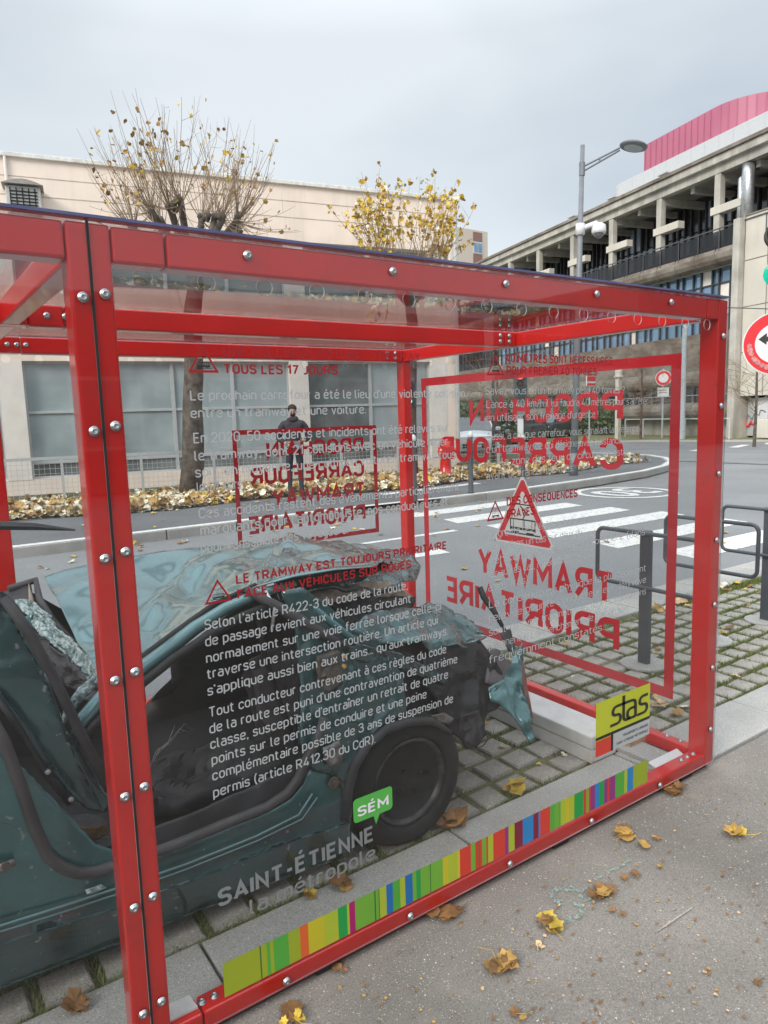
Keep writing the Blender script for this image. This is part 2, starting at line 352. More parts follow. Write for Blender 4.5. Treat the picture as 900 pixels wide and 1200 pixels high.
# far verge and slab in front of the concrete building
g = MB(); fe = [(62, -30), (31.9, 16.2), (30.5, 21.5), (27.2, 24.4), (26.0, 30), (24, 60), (110, 60), (110, -30)]
slab(g, [(x+.9, y+.5) for x, y in fe], -.05, .06); obj('far_verge', g, mat('verge_grass', (.16, .19, .06), .9, col2=(.24, .22, .13), scale=1.4, bump=.4), kind='structure')
g = MB(); slab(g, fe, -.05, .03); obj('far_footpath', g, mat('far_slab', (.45, .43, .40), .9, var=.08), kind='structure')
g = MB(); slab(g, [(-60, 9.99+2.4), (14.5, 12.7), (19, 17.5), (15, 40), (-60, 40)], .09, .108); obj('leaf_bed_soil', g, mat('bed_soil', (.12, .10, .07), .95, col2=(.07, .08, .03), scale=3), kind='structure')

# ------------------------------------------------------------------ grass in the joints (stuff)
g = MB()
def blade(x, y, z, h, w):
    a = random.uniform(0, 6.28); dx, dy = math.cos(a)*w, math.sin(a)*w; l = random.uniform(-.7, .7)*h; l2 = random.uniform(-.7, .7)*h
    g.add([(x-dx, y-dy, z), (x+dx, y+dy, z), (x+l, y+l2, z+h)], [(0, 1, 2)])
for i in range(60000):
    c = random.randint(-6, 46); r = random.randint(0, 8)
    if random.random() < .5: x = -.9+(c+.5)*PX+random.gauss(0, .009); y = random.uniform(2.0, 3.37)
    else: x = random.uniform(-.9, 6.8); y = 2.085+(r-.5)*PY+random.gauss(0, .009)
    y = min(max(y, 2.0), 3.37)
    dn = noise.noise(Vector((x*2.1, y*2.6, 0)))+(.25 if x > 2.9 else 0)
    if dn < -.12+random.uniform(-.1, .1): continue
    blade(x, y, -.02, random.uniform(.020, .044), random.uniform(.002, .0042))
for i in range(2500):
    x = random.uniform(5.2, 8); blade(x, random.gauss(3.33, .05), -.01, random.uniform(.02, .05), .004)
obj('joint_grass', g, M_grass, kind='stuff', label='green grass and moss growing in the paving joints')

# ------------------------------------------------------------------ leaves
def leaf_pts(s, curl=.25, asp=1.0):
    sh = [(0, -.42), (.18, -.34), (.36, -.36), (.36, -.14), (.50, .04), (.36, .16), (.32, .34), (.16, .34), (0, .52), (-.18, .34), (-.34, .32), (-.34, .13), (-.48, .02), (-.36, -.16), (-.34, -.34), (-.16, -.34)]
    r = random.random()
    return [(x*s*asp, y*s, (curl*s*((x*x*1.8+y*y*1.2)*(.7+.6*math.sin(k+r*9))))) for k, (x, y) in enumerate(sh)]
def add_leaf(mb, x, y, z, s, tilt=.3, mi=None, curl=.3):
    pts = leaf_pts(s, curl*random.uniform(.3, 1.6), random.uniform(.6, 1.15)); pts = [(x*q_, y*q_, z_) for (x, y, z_), q_ in zip(pts, [random.uniform(.82, 1.1) for _ in pts])]; rot = Matrix.Rotation(random.uniform(0, 6.28), 3, 'Z') @ Matrix.Rotation(random.gauss(0, tilt), 3, 'X') @ Matrix.Rotation(random.gauss(0, tilt), 3, 'Y')
    P_ = [rot @ Vector(p) for p in pts]; zm = min(p.z for p in P_); c = rot @ Vector((0, 0, 0))
    P_ = [Vector((p.x+x, p.y+y, p.z-zm+z)) for p in P_]; c = Vector((c.x+x, c.y+y, c.z-zm+z))
    n = len(P_); mb.add(P_+[c], [(k, (k+1) % n, n) for k in range(n)], random.randrange(5) if mi is None else mi)
g = MB()
for i in range(15000):
    x = random.uniform(-2, 17.5)
    front = 12.55-.10*max(0, x-2)+.25*math.sin(x*1.3)+(.05*(x-9)**1.5 if x > 9 else 0)
    y = front+abs(random.gauss(0, 1.1)) if random.random() < .75 else front+random.uniform(0, 3.6)
    if x > 11 and random.random() < (x-11)/9: continue
    if y > 17: continue
    h = .24*math.exp(-((y-front-.7)/.9)**2)*(.6+.5*noise.noise(Vector((x*1.1, y, 0))))
    add_leaf(g, x, y, .10+random.uniform(0, max(.02, h)), random.uniform(.10, .19), .45, random.choice([0, 0, 1, 1, 4, 4, 4, 4, 2, 3]))
obj('leaf_drift', g, M_leaf, kind='stuff', label='drift of fallen pale brown leaves along the building foot')
g = MB()
for i in range(70):
    x, y = random.uniform(-1, 14), random.uniform(9.9, 12.3); add_leaf(g, x, y, .12, random.uniform(.06, .12), .15)
for i in range(60):
    x, y = random.uniform(0, 9), random.uniform(8.6, 9.75) if random.random() < .6 else random.uniform(4, 9); add_leaf(g, x, y, -.012, random.uniform(.06, .12), .2)
for i in range(60):
    x, y = random.uniform(1.7, 6.6), random.uniform(2.05, 3.4); add_leaf(g, x, y, 0.004, random.uniform(.03, .08), .2)
for i in range(25):
    x, y = random.uniform(4.8, 8), random.gauss(3.3, .06); add_leaf(g, x, y, .01, random.uniform(.07, .13), .3)
obj('stray_leaves', g, M_leaf, kind='stuff', label='stray fallen leaves lying about on road and paving')
# foreground crumpled leaves: each is a thing
FL = [((711, 1045), .085, 3, 'crumpled brown leaf lying on the green chalk writing'), ((736, 1028), .06, 3, 'brown maple leaf just right of the green chalk writing'),
      ((735, 981), .11, 0, 'flattened ochre leaf close to the frame and above the chalk line'), ((765, 982), .045, 0, 'small ochre leaf fragment right of the flattened ochre leaf'),
      ((793, 930), .10, 3, 'torn brown leaf touching the bottom rail near the right corner'), ((868, 980), .10, 2, 'yellow and brown leaf with curled stalk at the right side'),
      ((648, 1083), .085, 2, 'yellow leaf just below left of the green chalk writing'), ((584, 1132), .10, 0, 'large ochre leaf with twigs on the lower asphalt'),
      ((523, 1071), .10, 3, 'brown leaf half under the bottom rail'), ((343, 1195), .075, 2, 'bright yellow leaf at the bottom edge of the view'),
      ((727, 1068), .05, 3, 'small curled brown leaf below the chalk writing'), ((888, 1152), .03, 3, 'tiny dark brown leaf ball at lower right'),
      ((605, 1190), .05, 0, 'thin straw coloured leaf at the bottom edge'), ((402, 1137), .05, 3, 'small dark leaf close to the striped sticker rail'),
      ((773, 1015), .03, 0, 'tiny pale leaf scrap with a thin stem beside the chalk line'), ((634, 1107), .035, 1, 'small tan leaf hanging on a fine twig')]
for (px, py), s, mi, lb in FL:
    s *= 1.0
    p = at(px, py, 'z', 0); m_ = MB()
    for k in range(5 if s > .07 else 2): add_leaf(m_, p.x+random.gauss(0, s*.22), p.y+random.gauss(0, s*.22), .002+.003*k, s*random.uniform(.45, .95), .10, mi if random.random() < .6 else random.choice([0, 3, 3]), .32)
    a = random.uniform(0, 6.28); m_.tube([p+Vector((0, 0, .006)), p+Vector((math.cos(a)*s*.5, math.sin(a)*s*.5, .012)), p+Vector((math.cos(a+.4)*s*.9, math.sin(a+.4)*s*.9, .004))], .0012, 5, mi)
    o = obj('fallen_leaf', m_, M_leaf); o['label'] = lb; o['category'] = 'leaf'; o['group'] = 'fallen leaves on the near asphalt'
for (px, py), s, mi, lb in [((608, 925), .13, 2, 'big yellow ochre maple leaf on the pavers behind the granite strip'), ((530, 965), .13, 3, 'orange brown leaf against the granite strip beside the tyre'),
                            ((400, 1035), .10, 3, 'rusty leaf beside the strip under the wrecked car sill'), ((362, 1050), .06, 2, 'small yellow leaf in the shade under the car sill'),
                            ((90, 1185), .10, 3, 'large ochre leaf under the car at lower left'), ((770, 825), .10, 1, 'tan leaf on pavers outside the end pane'), ((795, 838), .09, 0, 'ochre leaf on pavers beside the right post')]:
    p = at(px, py, 'z', .01); m_ = MB()
    for k in range(3): add_leaf(m_, p.x+random.gauss(0, s*.1), p.y+random.gauss(0, s*.1), .008+.008*k, s*random.uniform(.7, 1), .25, mi if k else 0, .5)
    o = obj('fallen_leaf', m_, M_leaf); o['label'] = lb; o['category'] = 'leaf'; o['group'] = 'fallen leaves on the pavers around the case'
g = MB()
for i in range(420):
    px, py = random.uniform(300, 900), random.uniform(930, 1200); p = at(px, py, 'z', 0)
    if p.y > 1.6: continue
    add_leaf(g, p.x, p.y, .001, random.uniform(.004, .015), .2, random.choice([0, 3, 3, 3, 1]))
obj('leaf_crumbs', g, M_leaf, kind='stuff', label='crumbs of dead leaves scattered on the asphalt')
# chalk / marker paint on the footway
def ribbon(pts, w, z=.0012):
    global g
    P_ = [at(x, y, 'z', 0) for x, y in pts]
    Q = []
    for i in range(len(P_)-1):
        for k in range(4): Q.append(P_[i].lerp(P_[i+1], k/4))
    Q.append(P_[-1])
    for i in range(len(Q)-1):
        d = (Q[i+1]-Q[i]).normalized(); n = Vector((-d.y, d.x, 0))*w*random.uniform(.7, 1.15)
        g.add([Q[i]-n+Vector((0, 0, z)), Q[i+1]-n+Vector((0, 0, z)), Q[i+1]+n+Vector((0, 0, z)), Q[i]+n+Vector((0, 0, z))], [(0, 1, 2, 3)])
M_chalk = mat('green_chalk', (.30, .44, .39), .9, var=.1, scale=120)
t_ = M_chalk.node_tree; bs_ = t_.nodes['Principled BSDF']; tn_ = N(t_, 'ShaderNodeTexCoord'); no_ = N(t_, 'ShaderNodeTexNoise'); no_.inputs['Scale'].default_value = 70; no_.inputs['Detail'].default_value = 8; mr_ = N(t_, 'ShaderNodeMapRange'); mr_.inputs['From Min'].default_value = .42; mr_.inputs['From Max'].default_value = .62; mr_.inputs['To Max'].default_value = .75
t_.links.new(tn_.outputs['Object'], no_.inputs[0]); t_.links.new(no_.outputs[0], mr_.inputs[0]); t_.links.new(mr_.outputs[0], bs_.inputs['Alpha'])
ct = thing('chalk_writing', 'pale green spray chalk scribble on the near asphalt', 'marking', tuple(at(690, 1045, 'z', 0)))
for pts_, w_ in (([(673, 1045), (654, 1041), (645, 1049), (652, 1057), (670, 1058), (683, 1062), (682, 1072), (668, 1078), (660, 1080)], .010), ([(664, 1037), (675, 1042), (684, 1056), (694, 1052), (694, 1043), (685, 1041), (680, 1046)], .006), ([(698, 1032), (712, 1023), (725, 1017), (740, 1007)], .006), ([(707, 1052), (716, 1056)], .004)):
    g = MB(); ribbon(pts_, w_); obj('chalk_stroke', g, M_chalk, ct)
g = MB(); ribbon([(771, 1091), (790, 1078), (811, 1064)], .003); o = obj('chalk_scratch', g, mat('white_chalk', (.44, .42, .39), .9, var=.2, scale=150, col2=(.28, .26, .24), thr=(.4, .6))); o['label'] = 'short pale scratch line on the asphalt at lower right'; o['category'] = 'marking'

# ------------------------------------------------------------------ beige building (left, behind the street)
M_beige = mat('beige_render', (.93, .80, .70), .85, var=.05, scale=1.6, bump=.08, bscale=80)
M_pier = mat('pale_pier', (.84, .79, .74), .8, var=.06, scale=3)
M_frame = mat('grey_window_frame', (.52, .54, .55), .4, var=.05)
M_bglass = mat('blind_behind_glass', (.46, .53, .55), .15, var=.25, scale=1.3, coat=.6, col2=(.32, .38, .40), detail=3)
M_bglass2 = mat('dim_window_glass', (.20, .225, .23), .08, var=.3, scale=1.2, coat=.6)
B1 = Plane((2.4, 17.3, 0), (10.1, -2.1, 0), (-2.1, -10.1, 0))
b1 = thing('beige_building', 'low beige office building with wide windows behind the street on the left', 'building', tuple(B1.w(0, 0)))
aL, aR = -14.0, B1.px(535, 300)[0]
ztop = 7.2
UPW = (4.62, 6.05)                     # upper window band
streak(M_beige, .35, 1.6, .10, (.48, .75), (.50, .42, .36))
m_ = MB(); m_.pbox(B1, aL, aR, 3.02, 4.62+.0, -5, 0); m_.pbox(B1, aL, aR, 5.9, ztop, -5, 0); m_.pbox(B1, aL, aR, .0, .45, -5, 0)
m_.pbox(B1, aL, aR, 0, ztop-.1, -6, -5)
obj('wall', m_, M_beige, b1)
m_ = MB()
for z in (6.45, 6.83, 4.0): m_.pbox(B1, aL, aR+.002, z-.009, z+.009, .0, .004)
obj('wall_joint', m_, mat('joint_line', (.50, .42, .36), .9), b1)  # thin wall joint lines in one even, darker beige
m_ = MB(); m_.pbox(B1, aL-.05, aR+.06, ztop, ztop+.09, -5.1, .07); obj('coping', m_, mat('white_coping', (.78, .77, .74), .6), b1, bevel=.01)
m_ = MB(); m_.pbox(B1, aR-.22, aR+.012, 3.0, ztop-.02, -.3, .012); obj('corner_pier', m_, M_pier, b1)
m_ = MB(); m_.tube([B1.w(aR-.08, .2, .09), B1.w(aR-.08, 7.1, .09)], .05, 8); obj('drainpipe', m_, M_frame, b1)
m_ = MB(); m_.tube([B1.w(.15, 6.0, .04), B1.w(.15, 7.2, .04)], .03, 8); obj('drainpipe', m_, M_pier, b1)
piers = [-9.2, -4.6]
piers += [B1.px(18, 500)[0], B1.px(118, 500)[0], B1.px(353, 500)[0], B1.px(515, 500)[0]]
ew = [(-14, piers[0])]+[(piers[i], piers[i+1]) for i in range(5)]
for c in piers:
    m_ = MB(); w_ = .24; m_.pbox(B1, c-w_, c+w_, .45, 3.02, -.6, .015); obj('pier', m_, M_pier, b1); m_ = MB(); m_.pbox(B1, c-w_, c+w_, 4.6, 5.92, -.6, .002); obj('pier', m_, M_pier, b1)
m_ = MB(); m_.pbox(B1, piers[-1]+.24, aR, .4, 3.02, -5, -.0); obj('wall', m_, M_beige, b1)
for wi, (a, b) in enumerate(ew):
    for (z0, z1, up) in ((.45, 3.02, 0), (4.62, 5.9, 1)):
        A, B_ = a+.24, b-.24
        f = MB(); d = -.16; t = .05
        f.pbox(B1, A, B_, z1-t, z1, d-.04, d+.04); f.pbox(B1, A, B_, z0, z0+t, d-.04, d+.04)
        wdt = B_-A; ncol = max(1, round(wdt/1.45)); cols = [A+wdt*k/ncol for k in range(ncol+1)]
        for k, c in enumerate(cols):
            f.pbox(B1, c-.04 if k else c, c+.04 if k < ncol else c, z0+t, z1-t, d-.04, d+.042)
        zm = z0+(z1-z0)*.57
        rails = [zm, z0+.36] if not up else []
        for k in range(ncol):
            for r_ in rails: f.pbox(B1, cols[k]+.04, cols[k+1]-.04, r_-.03, r_+.03, d-.03, d+.03)
        fo = obj('window', f, M_frame, b1)
        lv = [z0+t]+sorted(rails)+[z1-t]
        for k in range(ncol):
            for j in range(len(lv)-1):
                p_ = MB(); p_.pbox(B1, cols[k]+.01, cols[k+1]-.01, lv[j], lv[j+1], d-.03, d-.012)
                dim = (j == 0) or ((wi*7+k*3) % 5 == 0)
                obj('pane', p_, M_bglass2 if dim and not up or up else M_bglass, fo)
    # blind slats behind a few panes
m_ = MB(); a0, z0 = B1.px(10, 250); a1, z1 = B1.px(48, 226)
m_.pbox(B1, a0, a1, z0-.1, z1, 0, .4)
acu = obj('air_conditioner', m_, mat('ac_housing', (.55, .56, .54), .5), None, bevel=.02); acu['label'] = 'grey air conditioning unit high on the beige building wall'; acu['category'] = 'air conditioner'
gr_ = MB()
for k in range(int((z1-z0)/.065)): gr_.pbox(B1, a0+.08, a1-.06, z0-.05+.065*k, z0-.03+.065*k, .401, .42)
for k in range(5): gr_.pbox(B1, a0+.08+k*(a1-a0-.08)/5, a0+.1+k*(a1-a0-.08)/5, z0-.08, z1-.05, .401, .415)
obj('grille', gr_, M_dark, acu)
m_ = MB(); m_.prism([B1.w(a0-.06+(a1-a0+.12)*k/8, z1+.01+.10*math.sin(math.pi*k/8), 0) for k in range(9)], B1.n*.5); obj('cover', m_, mat('ac_cover', (.35, .33, .31), .6), acu)
# low mesh fence in front of the building
FN = Plane((2.4, 15.7, 0), (10.1, -1.4, 0), (-1.4, -10.1, 0))
fe_ = thing('mesh_fence', 'low grey mesh fence with pale top rail in front of the beige building', 'fence', tuple(FN.w(0, .1)))
m_ = MB(); m_.pbox(FN, -12, 11.4, .93, .99, -.02, .02); obj('rail', m_, M_frame, fe_)
for k in range(16):
    m_ = MB(); m_.pbox(FN, -12+1.55*k, -11.95+1.55*k, .05, .99, -.03, .021); obj('post', m_, M_frame, fe_)
m_ = MB()
for k in range(230): m_.tube([FN.w(-12+.1*k, .1, 0), FN.w(-12+.1*k, .93, 0)], .004, 3, caps=False)
for k in range(8): m_.tube([FN.w(-12, .15+.1*k, 0), FN.w(11.4, .15+.1*k, 0)], .004, 3, caps=False)
obj('wire_mesh', m_, M_frame, fe_, kind='stuff')

# ------------------------------------------------------------------ concrete building (right)
D2 = Vector((.25926, .96581, 0)); N2 = Vector((-.96581, .25926, 0))
B2 = Plane(-N2*28, D2, N2)     # a = distance along, o = towards the road
B2.o = -N2*28.7
M_conc = mat('weathered_concrete', (.50, .48, .43), .9, var=.14, scale=1.2, bump=.15, bscale=20)
M_concd = mat('stained_concrete', (.33, .30, .26), .95, col2=(.17, .145, .12), scale=1.1, bump=.3, bscale=6, detail=9)
M_pale = mat('cream_wall', (.62, .585, .51), .85, var=.06, scale=.8, bump=.05)
M_tinted = mat('bronze_glass', (.035, .028, .03), .1, var=.4, scale=.6, coat=.7)
M_lit = mat('pale_opening', (.30, .36, .42), .15, var=.3, scale=.9, coat=.5)
M_sky = mat('blue_curtain_glass', (.20, .33, .48), .07, var=.25, scale=.35, coat=.8, metal=.3)
M_alu = mat('dark_mullion', (.05, .055, .06), .5)
M_pink = mat('pink_cladding', (.45, .14, .215), .5, var=.06, scale=.6)
M_anth_ = mat('rail_dark', (.09, .09, .10), .5)
M_wclad = mat('white_cladding', (.54, .56, .58), .5, var=.04)
streak(M_conc, .6, 1.5, .25, (.45, .7), (.20, .18, .15)); streak(M_pale, .4, 1.2, .12, (.48, .75), (.36, .33, .27)); streak(M_concd, .7, .9, 2.5, (.42, .6), (.13, .10, .075))
b2 = thing('concrete_building', 'long grey concrete university building with columns and pink rooftop volume', 'building', tuple(B2.w(27, 0)))
A0, A1 = 12.0, 74.0
def bx2(name, M, boxes, bevel=0, parent=None, **kw):
    m_ = MB()
    for b in boxes: m_.pbox(B2, *b)
    return obj(name, m_, M, parent or b2, bevel=bevel, **kw)
bx2('roof_slab', M_conc, [(A0, A1, 13.25, 13.62, -8, 1.0)], bevel=.03)
bx2('parapet', M_concd, [(A0, A1, 13.62, 13.78, -.4, 1.12)])
bx2('fascia', M_conc, [(A0, A1, 12.85, 13.25, .35, .75)])
colsA = [20.7, 24.7, 28.8, 32.9, 37.0, 41.0, 45.1, 49.1, 53.2, 57.3, 61.4, 65.4, 69.5]
for c in colsA:
    bx2('column', M_conc, [(c-.19, c+.19, 8.8, 12.87, .38, .72)], bevel=.03)
    bx2('cross_block', M_pale, [(c-1.55, c+.35, 10.95, 11.33, .34, .78)], bevel=.02)
    bx2('soffit_beam', M_conc, [(c-.16, c+.16, 12.5, 12.85, -2.4, .36)])
    for dd in (2.05,): bx2('soffit_beam', M_conc, [(c+dd-.12, c+dd+.12, 12.55, 12.85, -2.4, .33)])
bx2('floor_slab', M_conc, [(A0, A1, 8.5, 8.8, -8, .5)])
# recessed upper glazing: mullions, panes
random.seed(11)
up = MB(); pan = [MB(), MB()]
a = A0
while a < A1:
    w_ = random.choice([.42, .5, .62]); hh = random.choice([0, 1, 1, 2])
    up.pbox(B2, a-.05, a+.05, 8.8, 12.9, -2.5, -2.28)
    if a > 20 and a < 62:
        pz = [(8.85, 9.9), (9.98, 11.35), (11.43, 12.85)]
        for k, (z0, z1) in enumerate(pz):
            t = 1 if (random.random() < (.5 if k == 1 else .16)) else 0
            o = MB(); o.pbox(B2, a+.06, a+w_-.06, z0, z1, -2.45, -2.40); obj('window_pane', o, M_lit if t else M_tinted, b2)
    a += w_
obj('mullions', up, M_alu, b2)
bx2('back_wall', M_alu, [(A0, A1, 0, 13.2, -3.2, -2.6)])
# balcony railing
m_ = MB(); m_.pbox(B2, A0, A1, 10.12, 10.17, 1.0, 1.05)
for k in range(46): m_.pbox(B2, 16+k*1.36, 16.04+k*1.36, 9.1, 10.12, 1.0, 1.03)
obj('balcony_railing', m_, M_anth_, b2)
m_ = MB(); m_.pbox(B2, A0, A1, 9.1, 10.05, .97, .985); obj('balcony_screen', m_, glassy('smoked_screen', tint=(.35, .35, .36)), b2)
# rounded concrete balcony beams with ring joints
def roll(z, r, a0, a1, o=.55, nm='rounded_beam'):
    a = a0
    while a < a1:
        m_ = MB(); m_.tube([B2.w(a+.04, z, o), B2.w(min(a+1.32, a1), z, o)], r, 14); m_.tube([B2.w(a-.04, z, o), B2.w(a+.04, z, o)], r*.95, 14)
        obj(nm, m_, M_concd, b2, smooth=False); a += 1.36
roll(8.98, .50, 27.14, 70)
# blue curtain wall
cw = MB(); rows = [5.4, 6.2, 7.8, 8.6]
a = 27.14; k = 0
while a < 66:
    w_ = [.75, .55, .75, .45][k % 4]
    cw.pbox(B2, a-.04, a+.04, 5.4, 8.6, -.12, .06)
    for j in range(3):
        if a < 52:
            o = MB(); o.pbox(B2, a+.04, a+w_-.04, rows[j], rows[j+1]-.07, -.08, -.05); obj('window_pane', o, M_pier if (k*5+j*3) % 13 == 0 else M_sky, b2)
        cw.pbox(B2, a+.04, a+w_-.04, rows[j+1]-.07, rows[j+1], -.1, .03)
        if (k % 4 == 1 or k % 4 == 2) and j == 1: cw.pbox(B2, a+.05, a+.10, rows[j], rows[j+1]-.08, -.1, .02)
    a += w_; k += 1
obj('mullions', cw, M_alu, b2)
bx2('spandrel_wall', M_concd, [(27.14, A1, 3.35, 5.4, -.5, .1)])
roll(3.05, .42, 27.2, 70, .5)
bx2('lower_windows', M_tinted, [(27.14, A1, 1.75, 2.7, -.4, -.3)])
m_ = MB()
for k in range(52): m_.pbox(B2, 27.8+k*.8, 27.87+k*.8, 1.75, 2.7, -.3, -.2)
m_.pbox(B2, 28.2, A1, 2.2, 2.24, .2, .24)
obj('mullions', m_, M_frame, b2)
roll(1.4, .45, 27.2, 70, .5)
bx2('base_wall', M_conc, [(27.14, A1, -.1, .95, -.5, .05)])
# cream stair block and grey pillar at the right
bx2('stair_block', M_pale, [(6, 26.7, 2.05, 10.3, -3, 1.0)], bevel=.02)
bx2('block_joint', M_concd, [(6, 26.7, z-.02, z+.02, 1.0, 1.008) for z in (4.1, 6.2, 8.3)]+[(a-.02, a+.02, 2.05, 10.4, 1.0, 1.0095) for a in (13.2, 16.2, 19.2, 22.2, 25.4)])
bx2('block_cap', M_concd, [(6, 26.72, 10.3, 10.36, -3, 1.05)])
bx2('pillar', M_conc, [(26.73, 27.12, -.1, 10.25, .3, 1.35)], bevel=.05)
bx2('block_base', M_conc, [(6, 26.68, -.1, 2.05, -3, -.6)])
bx2('container_panel', mat('white_panel', (.66, .68, .70), .5, var=.08), [(25.45, 26.25, .15, 1.95, -.4, .55)])
m_ = MB()
for k in range(9): m_.pbox(B2, 26.3+k*.04, 26.325+k*.04, .15, 1.95, .4, .5)
obj('corrugated_door', m_, M_frame, b2)
bx2('low_block', M_pale, [(23.1, 25.3, .1, .95, .6, 1.4)], bevel=.03)
# duct, roof vents
m_ = MB(); m_.tube([B2.w(26.95, 9.9, .7), B2.w(26.95, 12.3, .7), B2.w(27.15, 12.75, .5), B2.w(27.5, 12.95, -.3)], .28, 12); obj('duct', m_, mat('galvanised_duct', (.6, .62, .63), .3, metal=.8), b2, smooth=True)
m_ = MB(); m_.tube([B2.w(27.45, 9.6, .6), B2.w(27.45, 12.2, .6), B2.w(27.7, 12.7, -.1)], .14, 10); obj('duct', m_, MATS['galvanised_duct'], b2, smooth=True)
for c in (33.0, 37.4, 41.5): bx2('roof_vent', M_frame, [(c-.25, c+.25, 13.78, 14.15, -.2, .4), (c-.35, c+.35, 14.15, 14.22, -.3, .5)])
# rooftop volumes
sv = []
def round_wall(a0, a1, o0, o1, z0, z1, r, n=8):
    pts = []
    for k in range(n+1):
        t = math.pi/2*k/n; pts.append(B2.w(a1-r+r*math.sin(t), z0, o1-r+r*math.cos(t)))
    pts = [B2.w(a0, z0, o1)]+pts+[B2.w(a1, z0, o0), B2.w(a0, z0, o0)]
    m_ = MB(); m_.prism(pts, (0, 0, z1-z0)); return m_
obj('white_roof_band', round_wall(8, 41.3, -9, -2.4, 13.6, 16.1, 1.0), M_wclad, b2)
arc = [(32.6-2.9*math.sin(math.pi/2*k/10), -2.6-2.9*(1-math.cos(math.pi/2*k/10))) for k in range(11)]
m_ = MB(); m_.prism([B2.w(38.2, 16.0, -2.6)]+[B2.w(a, 16.0, o) for a, o in arc]+[B2.w(29.7, 16.0, -12), B2.w(38.2, 16.0, -12)], (0, 0, 1.72)); obj('pink_roof_volume', m_, M_pink, b2)
m_ = MB()
for k in range(12): a = 38.1-k*.48; m_.pbox(B2, a-.025, a+.025, 16.12, 17.68, -2.6, -2.55)
for k in range(1, 11): a, o = arc[k]; m_.tube([B2.w(a, 16.12, o+.02), B2.w(a, 17.68, o+.02)], .03, 4)
obj('cladding_ribs', m_, M_pink, b2)
m_ = MB()
for k in range(16): m_.pbox(B2, 24+k, 24.02+k, 13.8, 16.05, -2.4, -2.385)
obj('white_cladding_ribs', m_, M_wclad, b2)
# graffiti on the container panel
m_ = MB()
def scrib(P, a, z, s, o, seed):
    r = random.Random(seed); pts = [P.w(a+s*k*.18+r.uniform(-.08, .08)*s, z+r.uniform(-.3, .3)*s, o) for k in range(9)]; m_.tube(pts, .03, 4)
scrib(B2, 25.55, .75, .8, .57, 3); scrib(B2, 25.55, .72, .8, .57, 8); obj('graffiti', m_, M_bred, b2)
m_ = MB(); scrib(B2, 25.55, 1.15, .8, .57, 5); obj('graffiti', m_, M_tdgrey, b2)
# distant apartment tower
M_twr = mat('tower_render', (.60, .52, .43), .9, var=.04)
tw = thing('apartment_tower', 'distant beige apartment tower with stacked windows between the two buildings', 'building', (109, 120, 0))
m_ = MB(); m_.box(96, 112.3, 120, 134, 0, 41); obj('wall', m_, M_twr, tw)
for k in range(9):
    z = 38.7-k*4.6
    m_ = MB(); m_.box(108.0, 110.6, 119.9, 120, z, z+1.9); obj('brick_panel', m_, mat('tower_brown', (.28, .15, .13), .9), tw)
    m_ = MB(); m_.box(108.0, 110.6, 119.85, 120, z-2.6, z-.1); w0 = obj('window', m_, M_wclad, tw)
    m_ = MB(); m_.box(108.2, 109.2, 119.8, 119.86, z-2.3, z-.4); m_.box(109.4, 110.4, 119.8, 119.86, z-2.3, z-.4); obj('pane', m_, M_sky, w0)
tw2 = thing('apartment_block', 'small far apartment block hidden by the yellow leafed tree', 'building', (60, 75, 0))
m_ = MB(); m_.box(52.5, 60.0, 70, 80, 0, 20.6); obj('wall', m_, M_twr, tw2)
for k in range(4):
    m_ = MB(); m_.box(57.6, 59.4, 69.9, 70, 18.2-3*k, 19.6-3*k); obj('window', m_, M_sky, tw2)

